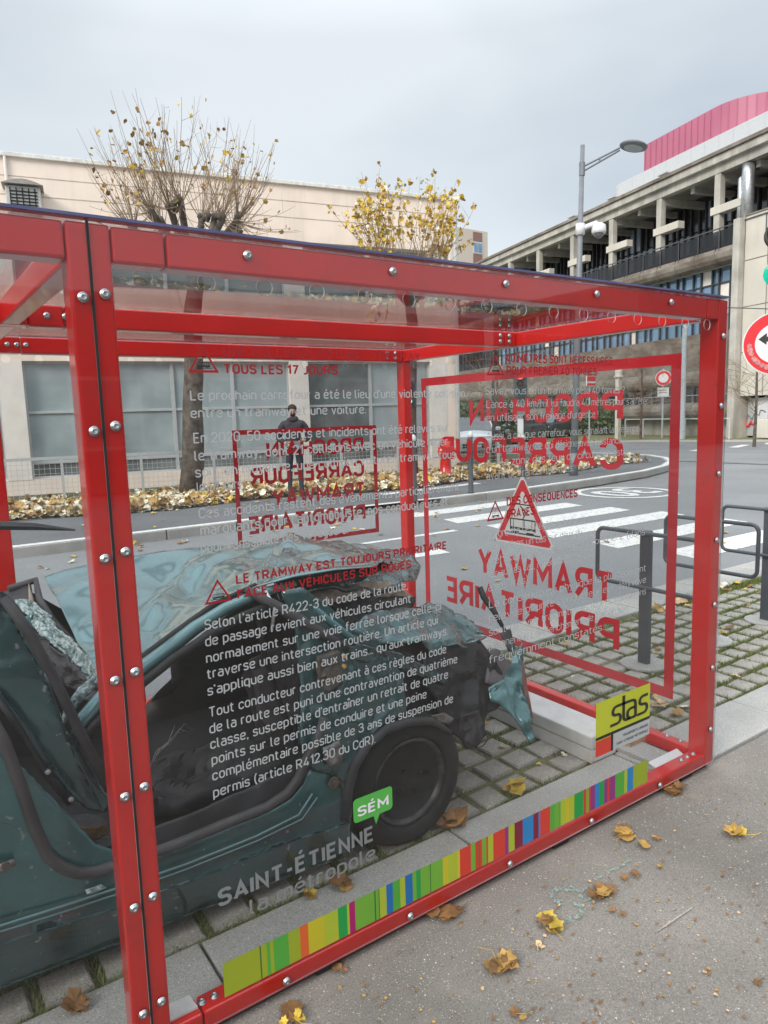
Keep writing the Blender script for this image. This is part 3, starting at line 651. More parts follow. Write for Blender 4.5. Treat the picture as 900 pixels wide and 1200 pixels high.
# ------------------------------------------------------------------ trees
M_bark = mat('plane_bark', (.17, .145, .12), .9, col2=(.055, .045, .04), scale=7, bump=.8, bscale=12, detail=8)
M_twig = mat('twig_bark', (.30, .22, .145), .85, var=.2)
M_moss = mat('mossy_bark', (.10, .13, .06), .95, var=.3)
def pollard(name, label, base, htop, knobs, shoots, rng, leafn, leafm, lsz, spread=1.0, lean=0, up=2.0, group=None, r0=.2, droop=.0):
    R = random.Random(rng); b = Vector(base); t = thing(name, label, 'tree', base, group)
    tr = MB(); crown = b+Vector((lean, 0, htop)); pts = []
    for k in range(9):
        q = k/8; pts.append(b.lerp(crown, q)+Vector((R.gauss(0, .025), R.gauss(0, .025), 0)))
    tr.tube(pts, [r0*(1.25-.45*k/8+R.uniform(-.03, .05)) for k in range(9)], 12)
    o = obj('trunk', tr, M_bark, t, smooth=True)
    kn = []
    lm = MB()
    for i in range(knobs):
        a = 2*math.pi*i/knobs+R.uniform(-.3, .3); ln = R.uniform(.55, 1.15)*spread; ri = R.uniform(.35, .8)*(1+.1*spread)
        e = crown+Vector((math.cos(a)*ln, math.sin(a)*ln*.7, ri)); m1 = crown.lerp(e, .5)+Vector((math.cos(a)*.12, 0, -.12*ri))
        lm.tube([crown-Vector((0, 0, .15)), m1, e, e+Vector((0, 0, .12))], [r0*.55, r0*.38, r0*.36, r0*.30], 8); kn.append(e)
        for q in range(3):
            p2 = e+Vector((R.gauss(0, .06), R.gauss(0, .06), R.uniform(0, .12))); lm.tube([p2-Vector((0, 0, .07)), p2, p2+Vector((0, 0, .08))], [.03, r0*.33, .02], 6)
    obj('limbs', lm, M_bark, t, smooth=True)
    sh = MB(); lv = MB()
    for i in range(shoots):
        k = R.choice(kn); out_ = (k-crown); out_.z = 0
        if out_.length > .01: out_.normalize()
        d = Vector((out_.x*R.uniform(-.1, 1.3)*.8+R.gauss(0, .30), out_.y*R.uniform(-.1, 1)*.6+R.gauss(0, .2), R.uniform(.6, 1.25)-(R.random() < droop)*1.2)).normalized()
        ln = up*R.uniform(.45, 1.0)*(.75 if abs(d.x) > .6 else 1); p = k.copy(); P_ = [p.copy()]
        for q in range(5):
            p = p+d*ln/5; d = (d+Vector((R.gauss(0, .09), R.gauss(0, .09), .12))).normalized(); P_.append(p.copy())
        sh.tube(P_, [.009, .0075, .0065, .005, .004, .0025], 4, caps=False)
        for q in range(1, 5):
            if R.random() < .35:
                s_ = P_[q]; d2 = Vector((R.gauss(0, .6), R.gauss(0, .5), R.uniform(.2, .8))).normalized(); sh.tube([s_, s_+d2*ln*.12, s_+d2*ln*.2+Vector((0, 0, .04))], [.004, .003, .002], 3, caps=False)
        for q in range(leafn):
            w_ = R.uniform(.4, 1.0)**.6; i0 = min(4, int(w_*5)); s_ = P_[i0].lerp(P_[i0+1], w_*5-i0)+Vector((R.gauss(0, .05), R.gauss(0, .05), R.gauss(0, .04)))
            add_leaf(lv, s_.x, s_.y, s_.z, lsz*R.uniform(.6, 1.2), 1.0, R.choice(leafm), .4)
    obj('shoots', sh, M_twig, t); obj('leaves', lv, M_leaf, t)
    return t
M_leaf[0], M_leaf[2]
pollard('pollarded_tree', 'big pollarded plane tree with long bare shoots in front of the beige building', (5.12, 14.6, .1), 4.95, 11, 270, 17, 1, [0, 0, 1, 3, 2, 2], .12, 1.12, .38, 2.15, r0=.19, droop=.2)
tp = at(486, 560, 'y', 13.2)
pollard('leafy_tree', 'pollarded tree still full of yellow leaves near the building corner', (tp.x-.12, 13.2, .1), 4.1, 7, 140, 18, 8, [2, 2, 0, 4, 2], .13, .8, .1, 2.15, r0=.15, droop=.22)
def bare(name, label, base, h, seed, n=60, spr=1.0, cat='tree'):
    R = random.Random(seed); b = Vector(base); t = thing(name, label, cat, base)
    m_ = MB(); top = b+Vector((0, 0, h*.55)); m_.tube([b, b.lerp(top, .5)+Vector((.04, 0, 0)), top], [.07, .055, .04], 7); obj('trunk', m_, M_bark, t)
    m_ = MB()
    def br(p, d, ln, r, lev):
        P_ = [p.copy()]
        for q in range(3): p = p+d*ln/3; d = (d+Vector((R.gauss(0, .15), R.gauss(0, .15), R.gauss(.02, .08)))).normalized(); P_.append(p.copy())
        m_.tube(P_, [r, r*.8, r*.6, r*.4], 4, caps=False)
        if lev: 
            for q in range(4): br(P_[R.randint(1, 3)], (d+Vector((R.gauss(0, .6), R.gauss(0, .6), R.gauss(.0, .4)))).normalized(), ln*.6, r*.55, lev-1)
    for i in range(n):
        q = R.uniform(.35, 1); a = R.uniform(0, 6.28); br(b.lerp(top, q), Vector((math.cos(a)*spr, math.sin(a)*spr, R.uniform(.1, .9))).normalized(), h*R.uniform(.22, .4), .012, 2)
    obj('branches', m_, M_twig, t); return t
p = at(860, 510, 'y', 19.5); bare('bare_tree', 'small bare tree in front of the cream wall behind the right post', (27.6, 14.6, 0), 5.2, 3, 16)
bare('bare_tree', 'bare tree seen through the end pane above the white car', (15.5, 16.4, 0.1), 5.0, 5, 14)
bare('bare_tree', 'bare tree beyond the road seen near the light grey lamp pole', (31.5, 22.5, 0), 6.5, 8, 16)
bare('bare_tree', 'bare tree beside the dark cars seen through the end pane', (22, 23, 0), 6.0, 12, 14)
# hedges
M_hedge = [mat('hedge_%d' % k, c, .7, var=.3, scale=10) for k, c in enumerate([(.09, .14, .04), (.06, .10, .03), (.15, .19, .06)])]
def hedge(label, x0, x1, y0, y1, z1, n, seed, s=.12):
    R = random.Random(seed); m_ = MB()
    for i in range(n):
        x = R.uniform(x0, x1); y = R.uniform(y0, y1); top = z1*(.8+.25*noise.noise(Vector((x*.8, y*.8, seed)))); z = top*(R.random()**.6)
        a = Vector((R.gauss(0, 1), R.gauss(0, 1), R.gauss(0, 1))).normalized(); b_ = a.orthogonal().normalized()*s*R.uniform(.5, 1); c_ = a.cross(b_).normalized()*s*R.uniform(.3, .6)
        p = Vector((x, y, z+.1)); m_.add([p-b_, p+c_, p+b_, p-c_], [(0, 1, 2, 3)], R.randrange(3))
    t = thing('hedge', label, 'hedge', ((x0+x1)/2, (y0+y1)/2, 0)); obj('foliage', m_, M_hedge, t, kind='stuff')
hedge('green hedge behind the white car at the building corner', 17, 24, 23.5, 25.5, 2.3, 4200, 3, .16)
hedge('dark green shrubs beyond the dark cars near the concrete building', 35.5, 39, 27.5, 32, 2.6, 3500, 5, .17)

# ------------------------------------------------------------------ street furniture
M_grey = mat('galvanised_grey', (.19, .205, .225), .45, var=.08, scale=6)
M_anth = mat('anthracite_paint', (.075, .085, .10), .45, var=.12, scale=5, bump=.03, bscale=40)
M_wpl = mat('white_plastic', (.72, .73, .74), .35, var=.04)
M_lightgrey = mat('light_grey_pole', (.42, .47, .50), .45, var=.08)
p = Vector((13.076, 11.14, .12))
sl_ = thing('street_lamp', 'tall grey street lamp with flat disc head on the far pavement corner', 'street lamp', p)
tl_ = Vector((.13, -.09, 0)); m_ = MB(); m_.tube([p, p+tl_*.5+Vector((0, 0, 3.5)), p+tl_+Vector((0, 0, 7.28))], [.085, .07, .048], 12); m_.tube([p, p+Vector((0, 0, .5))], .11, 12); obj('pole', m_, M_grey, sl_, smooth=True)
hd = p+tl_+Vector((.78, -.56, 7.22)); sp = p+tl_*.95+Vector((0, 0, 6.72))
m_ = MB()
m_.tube([sp, sp.lerp(hd, .85)], .022, 6); m_.tube([sp+Vector((0, 0, .10)), sp.lerp(hd, .85)+Vector((0, 0, .05))], .022, 6)
m_.tube([sp.lerp(hd, .4)+Vector((0, 0, -.01)), sp.lerp(hd, .4)+Vector((0, 0, .09))], .02, 6); m_.tube([sp-Vector((0, 0, .08)), sp+Vector((0, 0, .2))], .065, 10); obj('arm', m_, M_grey, sl_)
m_ = MB(); m_.lathe(hd+Vector((.12, -.09, -.04)), (.18, -.13, 1), [(.25, 0), (.295, .02), (.305, .045), (.25, .085), (.11, .12), (.03, .13)], 28); hh = obj('lamp_head', m_, M_grey, sl_, smooth=True)
m_ = MB(); m_.lathe(hd+Vector((.12, -.09, -.05)), (.18, -.13, 1), [(.2, 0), (.2, .012)], 24); obj('diffuser', m_, M_lightgrey, hh)
cz = p+tl_*.75+Vector((0, 0, 5.5))
cm = thing('security_camera', 'white dome security camera bracketed to the street lamp pole', 'camera', cz)
q = cz+Vector((.34, -.24, .05))
m_ = MB(); m_.tube([cz, q+Vector((-.05, .03, .08)), q], [.06, .05, .06], 10); m_.tube([cz-Vector((0, 0, .12)), cz+Vector((0, 0, .12))], .10, 10); obj('bracket', m_, M_wpl, cm, smooth=True)
m_ = MB(); m_.lathe(q+Vector((0, 0, .02)), (0, 0, -1), [(.08, -.05), (.15, 0), (.16, .12), (.15, .17)], 18); obj('housing', m_, M_wpl, cm, smooth=True)
m_ = MB(); m_.lathe(q+Vector((0, 0, -.15)), (0, 0, -1), [(.11, 0), (.10, .05), (.06, .09), (.01, .11)], 16); obj('dome', m_, mat('dome_glass', (.12, .12, .13), .1, coat=1), cm, smooth=True)
FN_ = lambda o: Vector((CAM.x-o.x, CAM.y-o.y, 0)).normalized()
def signal(label, base, zc, lit, which):
    t = thing('traffic_light', label, 'traffic light', base); b = Vector(base); f = FN_(b); s_ = Vector((-f.y, f.x, 0))
    m_ = MB(); m_.tube([b, b+Vector((0, 0, zc-b.z+.5))], .055, 10); obj('pole', m_, M_grey, t)
    c = b+f*.14+Vector((0, 0, zc-b.z)); P = Plane((0, 0, 0), s_, f); P.o = Vector((c.x, c.y, 0))
    m_ = MB(); m_.pbox(P, -.16, .16, zc-.32, zc+.32, -.08, .08); obj('housing', m_, M_anth, t, bevel=.03)
    for k, z in enumerate((zc+.19, zc, zc-.19)):
        col = [(.9, .05, .02), (.8, .35, .02), (.0, .75, .5)][k]; on = (k == which)
        m_ = MB(); m_.lathe(P.w(0, z, .078), f, [(.075, 0), (.078, .008), (.0, .02)], 16)
        obj('lens', m_, mat('lens_%d_%s' % (k, on), tuple(x*(1 if on else .06) for x in col), .2, var=.02, emit=2.5 if on else 0), t)
        m_ = MB(); m_.lathe(P.w(0, z+.01, .08), f, [(.09, 0), (.095, .09), (.088, .09), (.082, 0)], 14); obj('visor', m_, M_anth, t)
    return t, P
t, P = signal('traffic light showing red above a white box on the far corner', (12.37, 12.15, .12), 2.25, None, 0)
m_ = MB(); m_.pbox(P, -.07, .07, .95, 1.45, -.2, -.02); obj('control_box', m_, M_wpl, t, bevel=.01)
signal('traffic light showing green beside the leafy tree and the pavement', (9.62, 12.9, .12), 2.1, None, 2)
for (px, py), h, lb in (((552, 578), 1.05, 'slim dark bollard left of the red traffic light'), ((486, 588), 1.05, 'slim dark bollard beside the back right red post'), ((613, 566), .9, 'slim dark bollard with white top in front of the red traffic light')):
    p = at(px, py, 'z', .12); t = thing('bollard', lb, 'bollard', p, 'bollards on the far pavement edge')
    m_ = MB(); m_.lathe(p, (0, 0, 1), [(.06, 0), (.05, .04), (.045, h-.1), (.045, h)], 10); obj('shaft', m_, M_anth, t, smooth=True)
    m_ = MB(); m_.lathe(p+Vector((0, 0, h)), (0, 0, 1), [(.05, 0), (.055, .04), (.04, .09), (.01, .11)], 10); obj('cap', m_, M_wpl, t, smooth=True)
# hydrant
p = Vector((10.37, 12.55, .12)); t = thing('fire_hydrant', 'red fire hydrant standing at the edge of the leaf drift', 'fire hydrant', p)
m_ = MB(); m_.lathe(p, (0, 0, 1), [(.20, 0), (.20, .06), (.13, .09), (.12, .5), (.16, .56), (.17, .74), (.14, .84), (.07, .90), (.03, .93)], 16); obj('barrel', m_, M_red, t, smooth=True)
for s_ in (-1, 1): m_ = MB(); m_.lathe(p+Vector((.12*s_, -.06, .66)), (s_, -.4, 0), [(.055, 0), (.055, .09), (.065, .09), (.065, .13), (.02, .15)], 12); obj('outlet', m_, M_red, t)
m_ = MB(); m_.lathe(p+Vector((0, 0, .92)), (0, 0, 1), [(.04, 0), (.04, .05)], 6); obj('valve_nut', m_, M_red, t)
# bike racks
def rack(x, label, y0=2.31):
    base = Vector((x, 2.63, 0)); t = thing('bike_rack', label, 'bike rack', base, 'bike racks on the pavers right of the case')
    m_ = MB(); m_.box(x-.02, x+.02, 2.595, 2.665, 0, .858); obj('post', m_, M_anth, t, bevel=.006)
    pts = []; y1, z0, z1, r = 2.97, .505, .845, .045
    for cx_, cz_, a0 in ((y1-r, z1-r, 0), (y0+r, z1-r, 90), (y0+r, z0+r, 180), (y1-r, z0+r, 270)):
        for k in range(5): a = math.radians(a0+k*22.5); pts.append((x-.034, cx_+r*math.cos(a), cz_+r*math.sin(a)))
    pts.append(pts[0]); m_ = MB(); m_.tube(pts, .0135, 8, caps=False); obj('hoop', m_, M_anth, t, smooth=True)
    m_ = MB(); m_.lathe((x, 2.63, .004), (0, 0, 1), [(.145, 0), (.142, .010), (.0, .012)], 14); obj('footing', m_, M_kerbc, t)
rack(3.76, y0=2.19, label= 'anthracite bike rack whose post stands just outside the end pane')
rack(4.5, 'anthracite bike rack mostly hidden behind the right corner post')
rack(5.23, 'anthracite bike rack at the right edge of the view')
# round no-left-turn sign and signal on one mast, right edge
b = Vector((7.22, 3.62, 0)); f = FN_(b); s_ = Vector((-f.y, f.x, 0)); 
c0 = at(911, 402, 'y', 3.5)
t = thing('traffic_sign', 'large round red rimmed no left turn sign cropped by the right edge', 'traffic sign', b)
P = Plane((0, 0, 0), s_, f); P.o = Vector((c0.x, c0.y, 0)); cz = c0.z; Rr = .285
m_ = MB(); m_.lathe(P.w(0, cz, 0), f, [(Rr+.012, -.02), (Rr+.012, .0)], 48); obj('sign_plate', m_, M_wpl, t)
m_ = MB(); m_.lathe(P.w(0, cz, .001), f, [(Rr, 0), (Rr, .003)], 48); obj('red_rim', m_, M_bred, t)
m_ = MB(); m_.lathe(P.w(0, cz, .005), f, [(Rr*.66, 0), (Rr*.66, .002)], 48); obj('white_field', m_, M_twhite, t)
m_ = MB(); a_ = .0078
def pp(P, pts, o, th=.002): m_.prism([P.w(x, z, o) for x, z in pts], P.n*th)
pp(P, [(-.16, cz+.045), (-.09, cz+.10), (-.09, cz+.065), (.03, cz+.065), (.06, cz+.03), (.06, cz-.13), (.015, cz-.13), (.015, cz+.02), (-.09, cz+.02), (-.09, cz-.01)], a_)
obj('arrow', m_, M_tblack, t)
m_ = MB()
for k in range(9):
    a = math.radians(185+k*9+random.uniform(-3, 3)); m_.lathe(P.w(Rr*.82*math.cos(a), cz+Rr*.82*math.sin(a), .0055+.0004*k), f, [(.022+.008*random.random(), 0), (.02, .002)], 7)
obj('sticker_flowers', m_, mat('pink_sticker', (.62, .25, .25), .6, var=.3, scale=60), t)
m_ = MB(); q = P.w(.12, 0, -.10); m_.tube([q+Vector((0, 0, 0)), q+Vector((0, 0, 3.7))], .05, 12); obj('mast', m_, M_grey, t)
g2 = at(899, 322, 'y', 3.45)
t = thing('traffic_light', 'nearest traffic light with green lens poking in at the right edge', 'traffic light', (q.x, q.y, 2.7))
P2 = Plane((0, 0, 0), s_, f); P2.o = Vector((g2.x, g2.y, 0)); zc = g2.z
m_ = MB(); m_.pbox(P2, .03, .35, zc-.2, zc+.6, -.14, -.02); obj('housing', m_, M_anth, t, bevel=.03)
m_ = MB(); m_.lathe(P2.w(.085, zc, 0), f, [(.115, 0), (.118, .01), (0, .03)], 24); obj('lens', m_, mat('green_lens', (.0, .33, .22), .15, emit=.35, var=.2, scale=40), t)
m_ = MB(); m_.lathe(P2.w(.085, zc+.33, 0), f, [(.125, 0), (.115, .10), (.10, .10), (.0, .02)], 24); obj('visor', m_, M_tblack, t)
# far signs and poles
p = Vector((33.53, 22.63, .03)); f = FN_(p); s_ = Vector((-f.y, f.x, 0)); P = Plane((0, 0, 0), s_, f); P.o = Vector((p.x, p.y, 0))
t = thing('traffic_sign', 'small round red rimmed sign on a pole beside the cream wall base', 'traffic sign', p)
m_ = MB(); m_.tube([p, p+Vector((0, 0, 3.6))], .05, 8); obj('pole', m_, M_lightgrey, t)
m_ = MB(); m_.lathe(P.w(0, 3.15, .06), f, [(.40, 0), (.40, .03)], 28); obj('sign_plate', m_, M_wpl, t)
m_ = MB(); m_.lathe(P.w(0, 3.15, .092), f, [(.37, 0), (.37, .006)], 28); obj('red_rim', m_, M_bred, t)
m_ = MB(); m_.lathe(P.w(0, 3.15, .1), f, [(.24, 0), (.24, .006)], 28); obj('white_field', m_, M_twhite, t)
m_ = MB(); m_.pbox(P, -.28, .28, 2.2, 2.66, .05, .08); obj('sub_plate', m_, M_wpl, t)
m_ = MB(); m_.pbox(P, -.2, .2, 2.5, 2.54, .08, .085); m_.pbox(P, -.2, .2, 2.38, 2.42, .08, .085); obj('plate_text', m_, M_tdgrey, t)
p = Vector((31.98, 20.49, .03)); t = thing('lamp_pole', 'thin light grey lamp pole near the kerb seen inside the right post', 'pole', p)
m_ = MB(); m_.tube([p, p+Vector((0, 0, 5.7))], [.14, .11], 10); m_.tube([p, p+Vector((0, 0, 1.0))], .17, 10); obj('shaft', m_, M_lightgrey, t)
p = at(691, 514, 'z', 0.03); p = Vector((30, 29.5, .03)); P = Plane((0, 0, 0), (.8, -.6, 0), (-.6, -.8, 0))
pz = at(691, 447, 'y', 25.0); t = thing('street_sign', 'tiny red and white sign on a thin pole in front of the shrubs', 'traffic sign', (pz.x, 25, 0))
m_ = MB(); m_.tube([(pz.x, 25, 0), (pz.x, 25, pz.z+.3)], .04, 6); obj('pole', m_, M_lightgrey, t)
m_ = MB(); m_.box(pz.x-.35, pz.x+.35, 24.9, 24.95, pz.z-.22, pz.z+.28); so_ = obj('sign_plate', m_, M_wpl, t)
m_ = MB(); m_.box(pz.x-.33, pz.x+.33, 24.885, 24.899, pz.z+.02, pz.z+.26); m_.box(pz.x-.33, pz.x+.33, 24.885, 24.899, pz.z-.2, pz.z-.10); obj('red_band', m_, M_bred, so_)
pz = at(725, 440, 'y', 24); t = thing('concrete_post', 'pale concrete post with light cap beside the rounded beams', 'post', (pz.x, 24, 0))
m_ = MB(); m_.box(pz.x-.13, pz.x+.13, 23.9, 24.1, 0, pz.z-.1); obj('shaft', m_, M_pale, t)
m_ = MB(); m_.lathe((pz.x, 24, pz.z-.1), (0, 0, 1), [(.26, 0), (.26, .08), (.18, .1), (.2, .35), (.16, .42)], 10); obj('cap', m_, M_pale, t)
t = MB(); q0 = Vector((26.2, 3.0, 7.3)); q1 = Vector((38, 20, 7.6))
t.tube([at(850, 360.5, 'y', 14)+Vector((-3, 0, .02)), at(850, 360.5, 'y', 14), at(899, 362, 'y', 14), at(899, 362, 'y', 14)+Vector((6, 0, .1))], .018, 5)
o = obj('overhead_wire', t, M_anth); o['label'] = 'thin overhead wire crossing the cream wall at right'; o['category'] = 'wire'
# fence rail in front of the building base (right)
t = thing('railing', 'low grey railing before the cream stair block base', 'railing', tuple(B2.w(27, 0)))
m_ = MB(); m_.pbox(B2, 26.0, 33.5, 1.0, 1.06, 2.2, 2.25); obj('rail', m_, M_frame, t)
for k in range(6):
    m_ = MB(); m_.pbox(B2, 26+k*1.49, 26.06+k*1.49, 0.05, 1.0, 2.2, 2.25); obj('post', m_, M_frame, t)

# ------------------------------------------------------------------ parked cars
M_tyre = mat('tyre_rubber', (.012, .012, .013), .75, var=.35, scale=5)
def car(name, label, loc, rz, paint):
    t = thing(name, label, 'car', loc, 'cars parked behind the far pavement'); R_ = Matrix.Translation(loc) @ Matrix.Rotation(rz, 4, 'Z')
    def X(m_): m_.v = [tuple(R_ @ Vector(p)) for p in m_.v]; return m_
    # sections along y (front at -y): y, halfwidth, z bottom, z belt
    sec = [(-2.0, .62, .35, .60), (-1.95, .78, .22, .72), (-1.6, .85, .20, .84), (-.95, .87, .20, .97), (0, .88, .20, 1.0), (1.2, .87, .2, 1.02), (1.8, .82, .22, 1.0), (1.98, .7, .35, .9)]
    m_ = MB(); V = []
    for y, w, z0, z1 in sec: V += [(-w*.8, y, z0), (w*.8, y, z0), (w, y, z0+.12), (w, y, z1-.14), (w*.9, y, z1), (0, y, z1+.03), (-w*.9, y, z1), (-w, y, z1-.14), (-w, y, z0+.12)]
    F = [(i*9+k, i*9+(k+1) % 9, (i+1)*9+(k+1) % 9, (i+1)*9+k) for i in range(7) for k in range(9)]+[tuple(range(8, -1, -1)), tuple(range(63, 72))]
    m_.add(V, F); obj('body', X(m_), paint, t, smooth=True)
    cab = [(-1.05, .74, .97), (-.35, .62, 1.42), (.5, .62, 1.46), (1.35, .60, 1.38), (1.85, .68, 1.0)]
    m_ = MB(); V = []
    for y, w, z in cab: V += [(-w-(.0 if z < 1.1 else .14), y, .96), (w+(.0 if z < 1.1 else .14), y, .96), (w, y, z), (-w, y, z)]
    m_.add(V, [(i*4+k, i*4+(k+1) % 4, (i+1)*4+(k+1) % 4, (i+1)*4+k) for i in range(4) for k in range(4)]+[(3, 2, 1, 0), (16, 17, 18, 19)]); obj('windows', X(m_), mat('car_glass', (.03, .04, .045), .05, coat=1), t)
    m_ = MB(); m_.add([(-.6, -.33, 1.425), (.6, -.33, 1.425), (.62, .5, 1.47), (.6, 1.3, 1.39), (-.6, 1.3, 1.39), (-.62, .5, 1.47), (-.6, -.33, 1.45), (.6, -.33, 1.45), (.62, .5, 1.5), (.6, 1.3, 1.42), (-.6, 1.3, 1.42), (-.62, .5, 1.5)], [(6, 7, 8, 11), (11, 8, 9, 10), (0, 1, 7, 6), (1, 2, 8, 7), (2, 3, 9, 8), (3, 4, 10, 9), (4, 5, 11, 10), (5, 0, 6, 11)])
    for s in (-1, 1): m_.tube([(s*.75, -1.05, .98), (s*.63, -.34, 1.43)], .035, 6); m_.tube([(s*.74, .4, 1.0), (s*.63, .4, 1.45)], .03, 6); m_.tube([(s*.72, 1.75, 1.0), (s*.62, 1.32, 1.4)], .05, 6)
    obj('roof', X(m_), paint, t)
    for s in (-1, 1):
        m_ = MB(); m_.add([(s*.5, -1.99, .58), (s*.8, -1.86, .60), (s*.82, -1.72, .78), (s*.52, -1.9, .72)], [(0, 1, 2, 3)]); obj('headlight', X(m_), M_wpl, t, solid=.03)
        m_ = MB(); m_.box(s*.95-.1, s*.95+.1, -.95, -.85, .96, 1.1); obj('mirror', X(m_), paint, t, bevel=.03)
        for y in (-1.3, 1.25):
            m_ = MB(); m_.lathe((s*.70, y, .31), (s, 0, 0), [(.31, 0), (.315, .05), (.31, .17), (.22, .185)], 18); w = obj('wheel', X(m_), M_tyre, t)
            m_ = MB(); m_.lathe((s*.875, y, .31), (s, 0, 0), [(.21, 0), (.2, .02), (.05, .03)], 12); obj('rim', X(m_), M_steel, w)
    m_ = MB(); m_.box(-.45, .45, -2.03, -1.97, .34, .5); obj('grille', X(m_), M_tblack, t)
    m_ = MB(); m_.box(-.26, .26, -2.05, -2.025, .36, .47); obj('number_plate', X(m_), M_wpl, t)
car('parked_car', 'white parked car seen front on beyond the leaf drift', (19.3, 21.6, -.02), -.7, mat('white_paint', (.74, .75, .77), .25, var=.02, coat=1))
car('parked_car', 'dark grey parked car right of the white car', (27.6, 27.4, -.02), -1.4, mat('dark_paint', (.05, .055, .065), .25, var=.02, coat=1))
car('parked_car', 'dark parked car farthest along, between signal pole and shrubs', (32.6, 29.6, -.02), -1.3, mat('slate_paint', (.035, .045, .055), .25, var=.02, coat=1))

# ------------------------------------------------------------------ people
def skin_mesh(chains, name):
    """chains: list of (points, radii, parent index of first point or None); one connected skinned surface"""
    v = []; e = []; r = []
    for pts, rad, par in chains:
        prev = par
        for p, q in zip(pts, rad):
            v.append(p); r.append(q); i = len(v)-1
            if prev is not None: e.append((prev, i))
            prev = i
    me = bpy.data.meshes.new(name); me.from_pydata(v, e, []); o = bpy.data.objects.new(name, me); COL.objects.link(o)
    m = o.modifiers.new('k', 'SKIN'); m.use_smooth_shade = True; m.branch_smoothing = .4
    me.skin_vertices[0].data[0].use_root = True
    for i, q in enumerate(r): me.skin_vertices[0].data[i].radius = q if isinstance(q, tuple) else (q, q)
    m2 = o.modifiers.new('s', 'SUBSURF'); m2.levels = 1; m2.render_levels = 1
    dg = bpy.context.evaluated_depsgraph_get(); me2 = bpy.data.meshes.new_from_object(o.evaluated_get(dg)); bpy.data.objects.remove(o); me2.name = name
    return me2
M_skin = mat('skin', (.62, .38, .29), .5, var=.06); M_jkt = mat('dark_jacket', (.035, .03, .045), .7, var=.3, bump=.4, bscale=25); M_trs = mat('dark_trousers', (.03, .038, .055), .8, var=.2, bump=.3, bscale=20)
M_hair = mat('dark_hair', (.035, .022, .018), .8, bump=.5, bscale=90); M_shoe = mat('dark_shoe', (.03, .03, .03), .5); M_scarf = mat('dark_scarf', (.05, .045, .055), .9, bump=.5)
def person(label, base, rz, h, walking=False):
    s = h/1.78; t = thing('person', label, 'person', base); T = Matrix.Translation(base) @ Matrix.Rotation(rz, 4, 'Z') @ Matrix.Scale(s, 4)
    st = .12 if walking else 0
    hl, hr = (.17, -.20, 1.08), (-.12, -.24, 1.03)
    if walking: hl, hr = (.24, -.18, .82), (-.24, .10, .82)
    ch = [([(0, 0, .95), (0, 0, 1.10), (0, .005, 1.28), (0, .01, 1.42), (0, .0, 1.51), (0, -.005, 1.58), (0, -.01, 1.66), (0, -.01, 1.74)], [(.155, .11), (.15, .105), (.17, .115), (.12, .09), (.055, .055), (.068, .082), (.078, .095), (.05, .06)], None)]
    def limb(pts, rad, par): ch.append((pts, rad, par))
    for sg, hnd in ((1, hl), (-1, hr)):
        elb = (sg*.30, .03, 1.13); limb([(sg*.17, .01, 1.41), (sg*.235, .015, 1.33), elb, tuple(elb[i]*.45+hnd[i]*.55 for i in range(3)), hnd, (hnd[0]-sg*.03, hnd[1]-.03, hnd[2]-.02)], [.07, .06, .047, .038, .03, (.036, .016)], 3)
        n0 = sum(len(c[0]) for c in ch)-1
        for k in range(4):
            o = (k-1.5)*.019; limb([(hnd[0]-sg*.055, hnd[1]-.045, hnd[2]-.02+o), (hnd[0]-sg*(.085+.005*(k in (1, 2))), hnd[1]-.04, hnd[2]-.028+o), (hnd[0]-sg*.10, hnd[1]-.018, hnd[2]-.03+o)], [.010, .009, .007], n0)
        limb([(hnd[0]-sg*.02, hnd[1]-.055, hnd[2]+.03), (hnd[0]-sg*.045, hnd[1]-.075, hnd[2]+.045)], [.012, .008], n0-1)
    for sg in (1, -1):
        y = sg*st; limb([(sg*.095, 0, .90), (sg*.105, -y*.5, .50), (sg*.115, y*.2, .10), (sg*.12, y*.2-.05, .045), (sg*.125, y*.2-.17, .035)], [.095, .062, .045, .045, (.04, .028)], 0)
    me = skin_mesh(ch, 'body'); me.transform(T)
    for m in (M_skin, M_trs, M_shoe): me.materials.append(m)
    Ti = T.inverted()
    for p in me.polygons:
        z = (Ti @ p.center).z; p.material_index = 2 if z < .10 else 1 if z < .97 else 0
    obj('body', me, [], t)
    ch = [([(0, 0, .90), (0, 0, 1.08), (0, .005, 1.28), (0, .01, 1.43), (0, 0, 1.50)], [(.185, .145), (.175, .135), (.195, .145), (.13, .105), (.085, .085)], None)]
    for sg, hnd in ((1, hl), (-1, hr)):
        elb = (sg*.30, .03, 1.13); ch.append(([(sg*.18, .01, 1.42), (sg*.24, .015, 1.33), elb, tuple(elb[i]*.2+hnd[i]*.8 for i in range(3))], [.085, .078, .064, .048], 3))
    me = skin_mesh(ch, 'jacket'); me.transform(T); obj('jacket', me, M_jkt, t); me.materials.append(M_jkt) if not me.materials else None
    # head details
    m_ = MB(); V = []
    prof = [(.083, 1.655), (.088, 1.70), (.080, 1.745), (.055, 1.782), (.02, 1.797)]
    nn = 14
    for r, z in prof:
        for k in range(nn):
            a = 2*math.pi*k/nn; yy = math.sin(a)*r*1.18; 
            zz = z+(.055 if math.sin(a) < -.35 and z < 1.71 else 0)
            V.append((math.cos(a)*r, yy+.004, zz))
    m_.add(V, [(i*nn+k, i*nn+(k+1) % nn, (i+1)*nn+(k+1) % nn, (i+1)*nn+k) for i in range(4) for k in range(nn)]+[tuple(range(4*nn, 5*nn))]); m_.v = [tuple(T @ Vector(p)) for p in m_.v]; obj('hair', m_, M_hair, t, smooth=True)
    m_ = MB(); m_.prism([(-.012, -.10, 1.615), (.012, -.10, 1.615), (0, -.095, 1.66)], (0, -.022, -.004)); 
